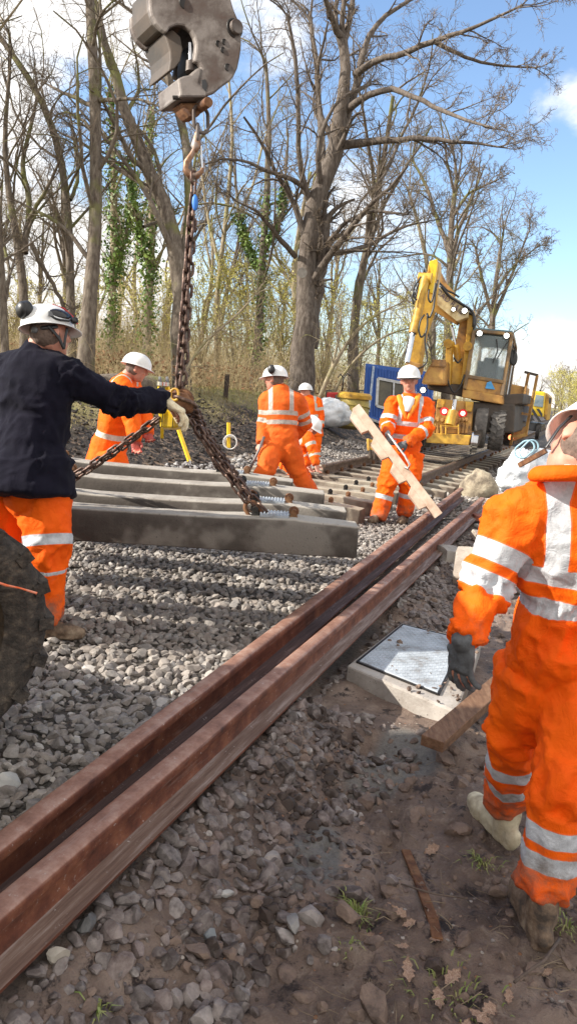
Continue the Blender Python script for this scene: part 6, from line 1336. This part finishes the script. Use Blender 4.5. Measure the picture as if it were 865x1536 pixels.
# cab: front face + receding right side
cA, cB, cC, cD = E(711, 496, -.45), E(767, 501, -.40), E(752, 594, -.40), E(696, 584, -.45); bkc = nrm(np.cross(cB-cA, CU)); bkc = bkc if bkc @ FW > 0 else -bkc; bkc = nrm(bkc+CR*.42); dpth = 1.45
cf = lambda x, y, z=0: lerp(lerp(cA, cB, x), lerp(cD, cC, x), y)+bkc*z
m = MB()
th_ = .075
for a, b in (((0, 0, 0), (0, 1, 0)), ((1, 0, 0), (1, 1, 0)), ((0, 0, 0), (1, 0, 0)), ((0, .78, 0), (1, .78, 0)), ((0, 0, dpth), (0, 1, dpth)), ((1, 0, dpth), (1, 1, dpth)), ((0, 0, 0), (0, 0, dpth)), ((1, 0, 0), (1, 0, dpth)), ((1, 1, 0), (1, 1, dpth)), ((0, 0, dpth), (1, 0, dpth)), ((1, 0, .62), (1, 1, .62))): m.beam(cf(*a), cf(*b), th_, th_, bkc if a[2] == b[2] else Z)
m.build('cab_frame', simple('dirty_cab_paint', (.20, .12, .05), (.08, .06, .045), 3, .55, 0, .2, c3=(.42, .25, .06), lo=.3, hi=.75), fe, bevel=.015)
MB().prism([cf(-.02, -.05, -.04), cf(1.02, -.05, -.04), cf(1.02, .03, -.04), cf(-.02, .03, -.04)], bkc*(dpth+.1)).build('cab_roof', simple('cab_roof', (.05, .11, .13), (.09, .12, .12), 4, .5), fe, bevel=.03)
MB().prism([cf(.03, .80, -.01), cf(.98, .80, -.01), cf(.98, 1, -.01), cf(.03, 1, -.01)], bkc*.08).build('front_panel', M['brownpaint'], fe, bevel=.01)
MB().prism([cf(.0, .97, 0), cf(1, .97, 0), cf(1, 1.02, 0), cf(0, 1.02, 0)], bkc*dpth).build('cab_floor', M['darkbrown'], fe)
def glassm():
    t = NT('cab_glass'); t.b.inputs['Base Color'].default_value = (.72, .82, .84, 1); t.b.inputs['Roughness'].default_value = .06; t.b.inputs['Transmission Weight'].default_value = .80; t.b.inputs['IOR'].default_value = 1.08; t.b.inputs['Specular IOR Level'].default_value = .9
    t.b.inputs['Alpha'].default_value = .55; return t.m
gm = glassm()
MB().prism([cf(.06, .06, .0), cf(.95, .06, .0), cf(.95, .77, .0), cf(.06, .77, .0)], bkc*.01).build('windscreen', gm, fe)
MB().prism([cf(1.0, .06, .08), cf(1.0, .06, .56), cf(1.0, .95, .56), cf(1.0, .95, .08)], CR*.01).build('side_window', gm, fe)
MB().prism([cf(1.0, .06, .70), cf(1.0, .06, 1.38), cf(1.0, .70, 1.38), cf(1.0, .70, .70)], CR*.01).build('side_window', gm, fe)
MB().prism([cf(1.0, .72, .66), cf(1.0, .72, 1.42), cf(1.0, 1, 1.42), cf(1.0, 1, .66)], CR*.04).build('side_panel', M['darkbrown'], fe, bevel=.01)
MB().prism([cf(.25, .30, .75), cf(.68, .30, .75), cf(.72, .80, .70), cf(.22, .80, .70)], bkc*.18).build('seat', M['black'], fe, bevel=.04)
MB().prism([cf(.05, .35, .9), cf(.95, .35, dpth-.02), cf(.95, .98, dpth-.02), cf(.05, .98, dpth-.02)], bkc*.03).build('rear_bulkhead', M['grey'], fe)
MB().prism([cf(.46, .80, .25), cf(.60, .80, .25), cf(.58, .60, .38), cf(.48, .60, .38)], bkc*.06).build('control_console', M['black'], fe, bevel=.01)
MB().tube([cf(.62, .10, -.03), cf(.70, .30, -.03), cf(.63, .50, -.03)], .012, 6).build('wiper', M['black'], fe); MB().tube([cf(.93, .12, -.03), cf(.72, .42, -.03)], .012, 6).build('wiper', M['black'], fe)
MB().prism([cf(.56, .83, -.03), cf(.66, .80, -.03), cf(.80, .92, -.03), cf(.54, .93, -.03)], bkc*-.015).build('blue_cloth', simple('blue_cloth', (.10, .35, .65), (.06, .25, .5), 9, .9), fe)
MB().ell(cf(1.10, .32, .35), CR*.09, UD*.03, CU*.17, 16, 10).build('mirror', M['black'], fe, True); MB().tube([cf(1.0, .10, .2), cf(1.12, .2, .3), cf(1.1, .4, .35)], .014, 6).build('mirror_arm', M['black'], fe)
MB().tube([cf(1.03, .10, .05), cf(.98, .95, .05)], .018, 6).build('grab_rail', M['chrome'], fe); MB().tube([cf(1.05, .12, .68), cf(1.04, .9, .70)], .02, 6).build('grab_rail', M['chrome'], fe)
pr('engine_cover', [(762, 575), (786, 580), (783, 604), (758, 600)], 1.3, 1.6, M['brownpaint'], .03)
# rear platform frame + dark tank
for a, b in (((792, 560), (784, 600)), ((805, 563), (787, 654)), ((786, 558), (806, 563)), ((784, 606), (798, 609)), ((770, 618), (793, 622)), ((766, 655), (790, 652)), ((775, 612), (765, 668))):
    MB().beam(E(*a, 1.2), E(*b, 1.2), .055, .055).build('platform_rail', M['darkbrown'] if a[0] == 786 else M['brownpaint'], fe)
pr('side_tank', [(771, 594), (796, 598), (788, 634), (768, 628)], 1.6, 1.2, simple('dark_tank', (.10, .11, .14), (.05, .05, .06), 3, .35), .03)
pr('yellow_locker', [(754, 602), (767, 605), (763, 622), (752, 619)], .4, .8, M['yellowbright'], .01); pr('yellow_locker', [(756, 622), (765, 624), (761, 642), (753, 640)], .4, .8, M['yellow'], .01)
pr('rear_beam', [(766, 642), (789, 640), (786, 656), (764, 664)], 1.6, .8, M['brownpaint'], .02); MB().cyl(E(765.5, 656, 1.5), UD, .06, .05, 12).build('marker_lamp', emit('orange_lamp', (1, .2, .06), 2.5), fe, 2)
# ================================================================ SECOND MACHINE FARTHER BACK
se = empty('rail_machine', G(800, 655, .2), 'smaller yellow machine with black and yellow chevrons behind the excavator', 'rail machine')
d1 = 27
S = lambda x, y, dd=0: P(x, y, d1+dd)
def ps(name, pts, dd, th, mat, bev=.02, par=None): return MB().prism([S(x, y, dd) for x, y in pts], UD*th).build(name, mat, par or se, bevel=bev)
ps('cab_body', [(801, 586), (817.5, 588), (814, 626), (794, 622)], 0, 2.6, M['yellowbright'], .05)
ps('cab_side', [(817.8, 589), (823, 595), (819, 631), (814.5, 627)], .2, 2.4, M['yellow'], .03)
ps('window', [(803, 592), (815, 594), (813.5, 611), (799.5, 609)], -.04, .05, simple('cab_pane', (.10, .16, .2), (.3, .35, .36), 3, .1, 0, 0), .01)
chev = [(795.5, 612), (814, 614), (811, 636), (791, 633)]
cq2 = lambda x, y: lerp(lerp(S(*chev[0], -.04), S(*chev[1], -.04), x), lerp(S(*chev[3], -.04), S(*chev[2], -.04), x), y)
for i, x in enumerate((-.62, -.10, .42)):
    p_ = [(max(0, x), 0 if x >= 0 else (-x)/1.0), (x+.26, 0), (x+.26+.85, .85), (x+.85, .85)]
    p_ = [(min(1, a), b) for a, b in p_] if x < .1 else [(x, 0), (x+.26, 0), (1, 1-(x+.26)), (1, 1-x)]
    if x == -.62: p_ = [(0, .36), (0, .62), (.23, .85), (.49, .85)]
    if x == -.10: p_ = [(0, 0), (.16, 0), (1, .84), (1, .85), (.75, .85), (0, .10)]
    MB().prism([cq2(a, b)-UD*.01 for a, b in p_], UD*.03).build('hazard_stripe', M['black'], se)
ps('undercarriage', [(790, 633), (812, 637), (810, 648), (788, 645)], .1, 2.4, M['black'], .03); ps('mirror', [(823, 596), (826, 597), (825, 606), (822, 605)], -.1, .1, M['black'], .01)
MB().cyl(S(806, 647, .2), VD, .3, .12, 24).build('rail_wheel', M['darksteel'], se, 2)
ps('engine_deck', [(768, 604), (795, 608), (790, 640), (766, 636)], 1.0, 2.4, M['darkbrown'], .05)
ps('roof_lamp', [(808, 584.5), (811, 585), (811, 587.5), (808, 587.3)], .2, .1, M['black'], .005)
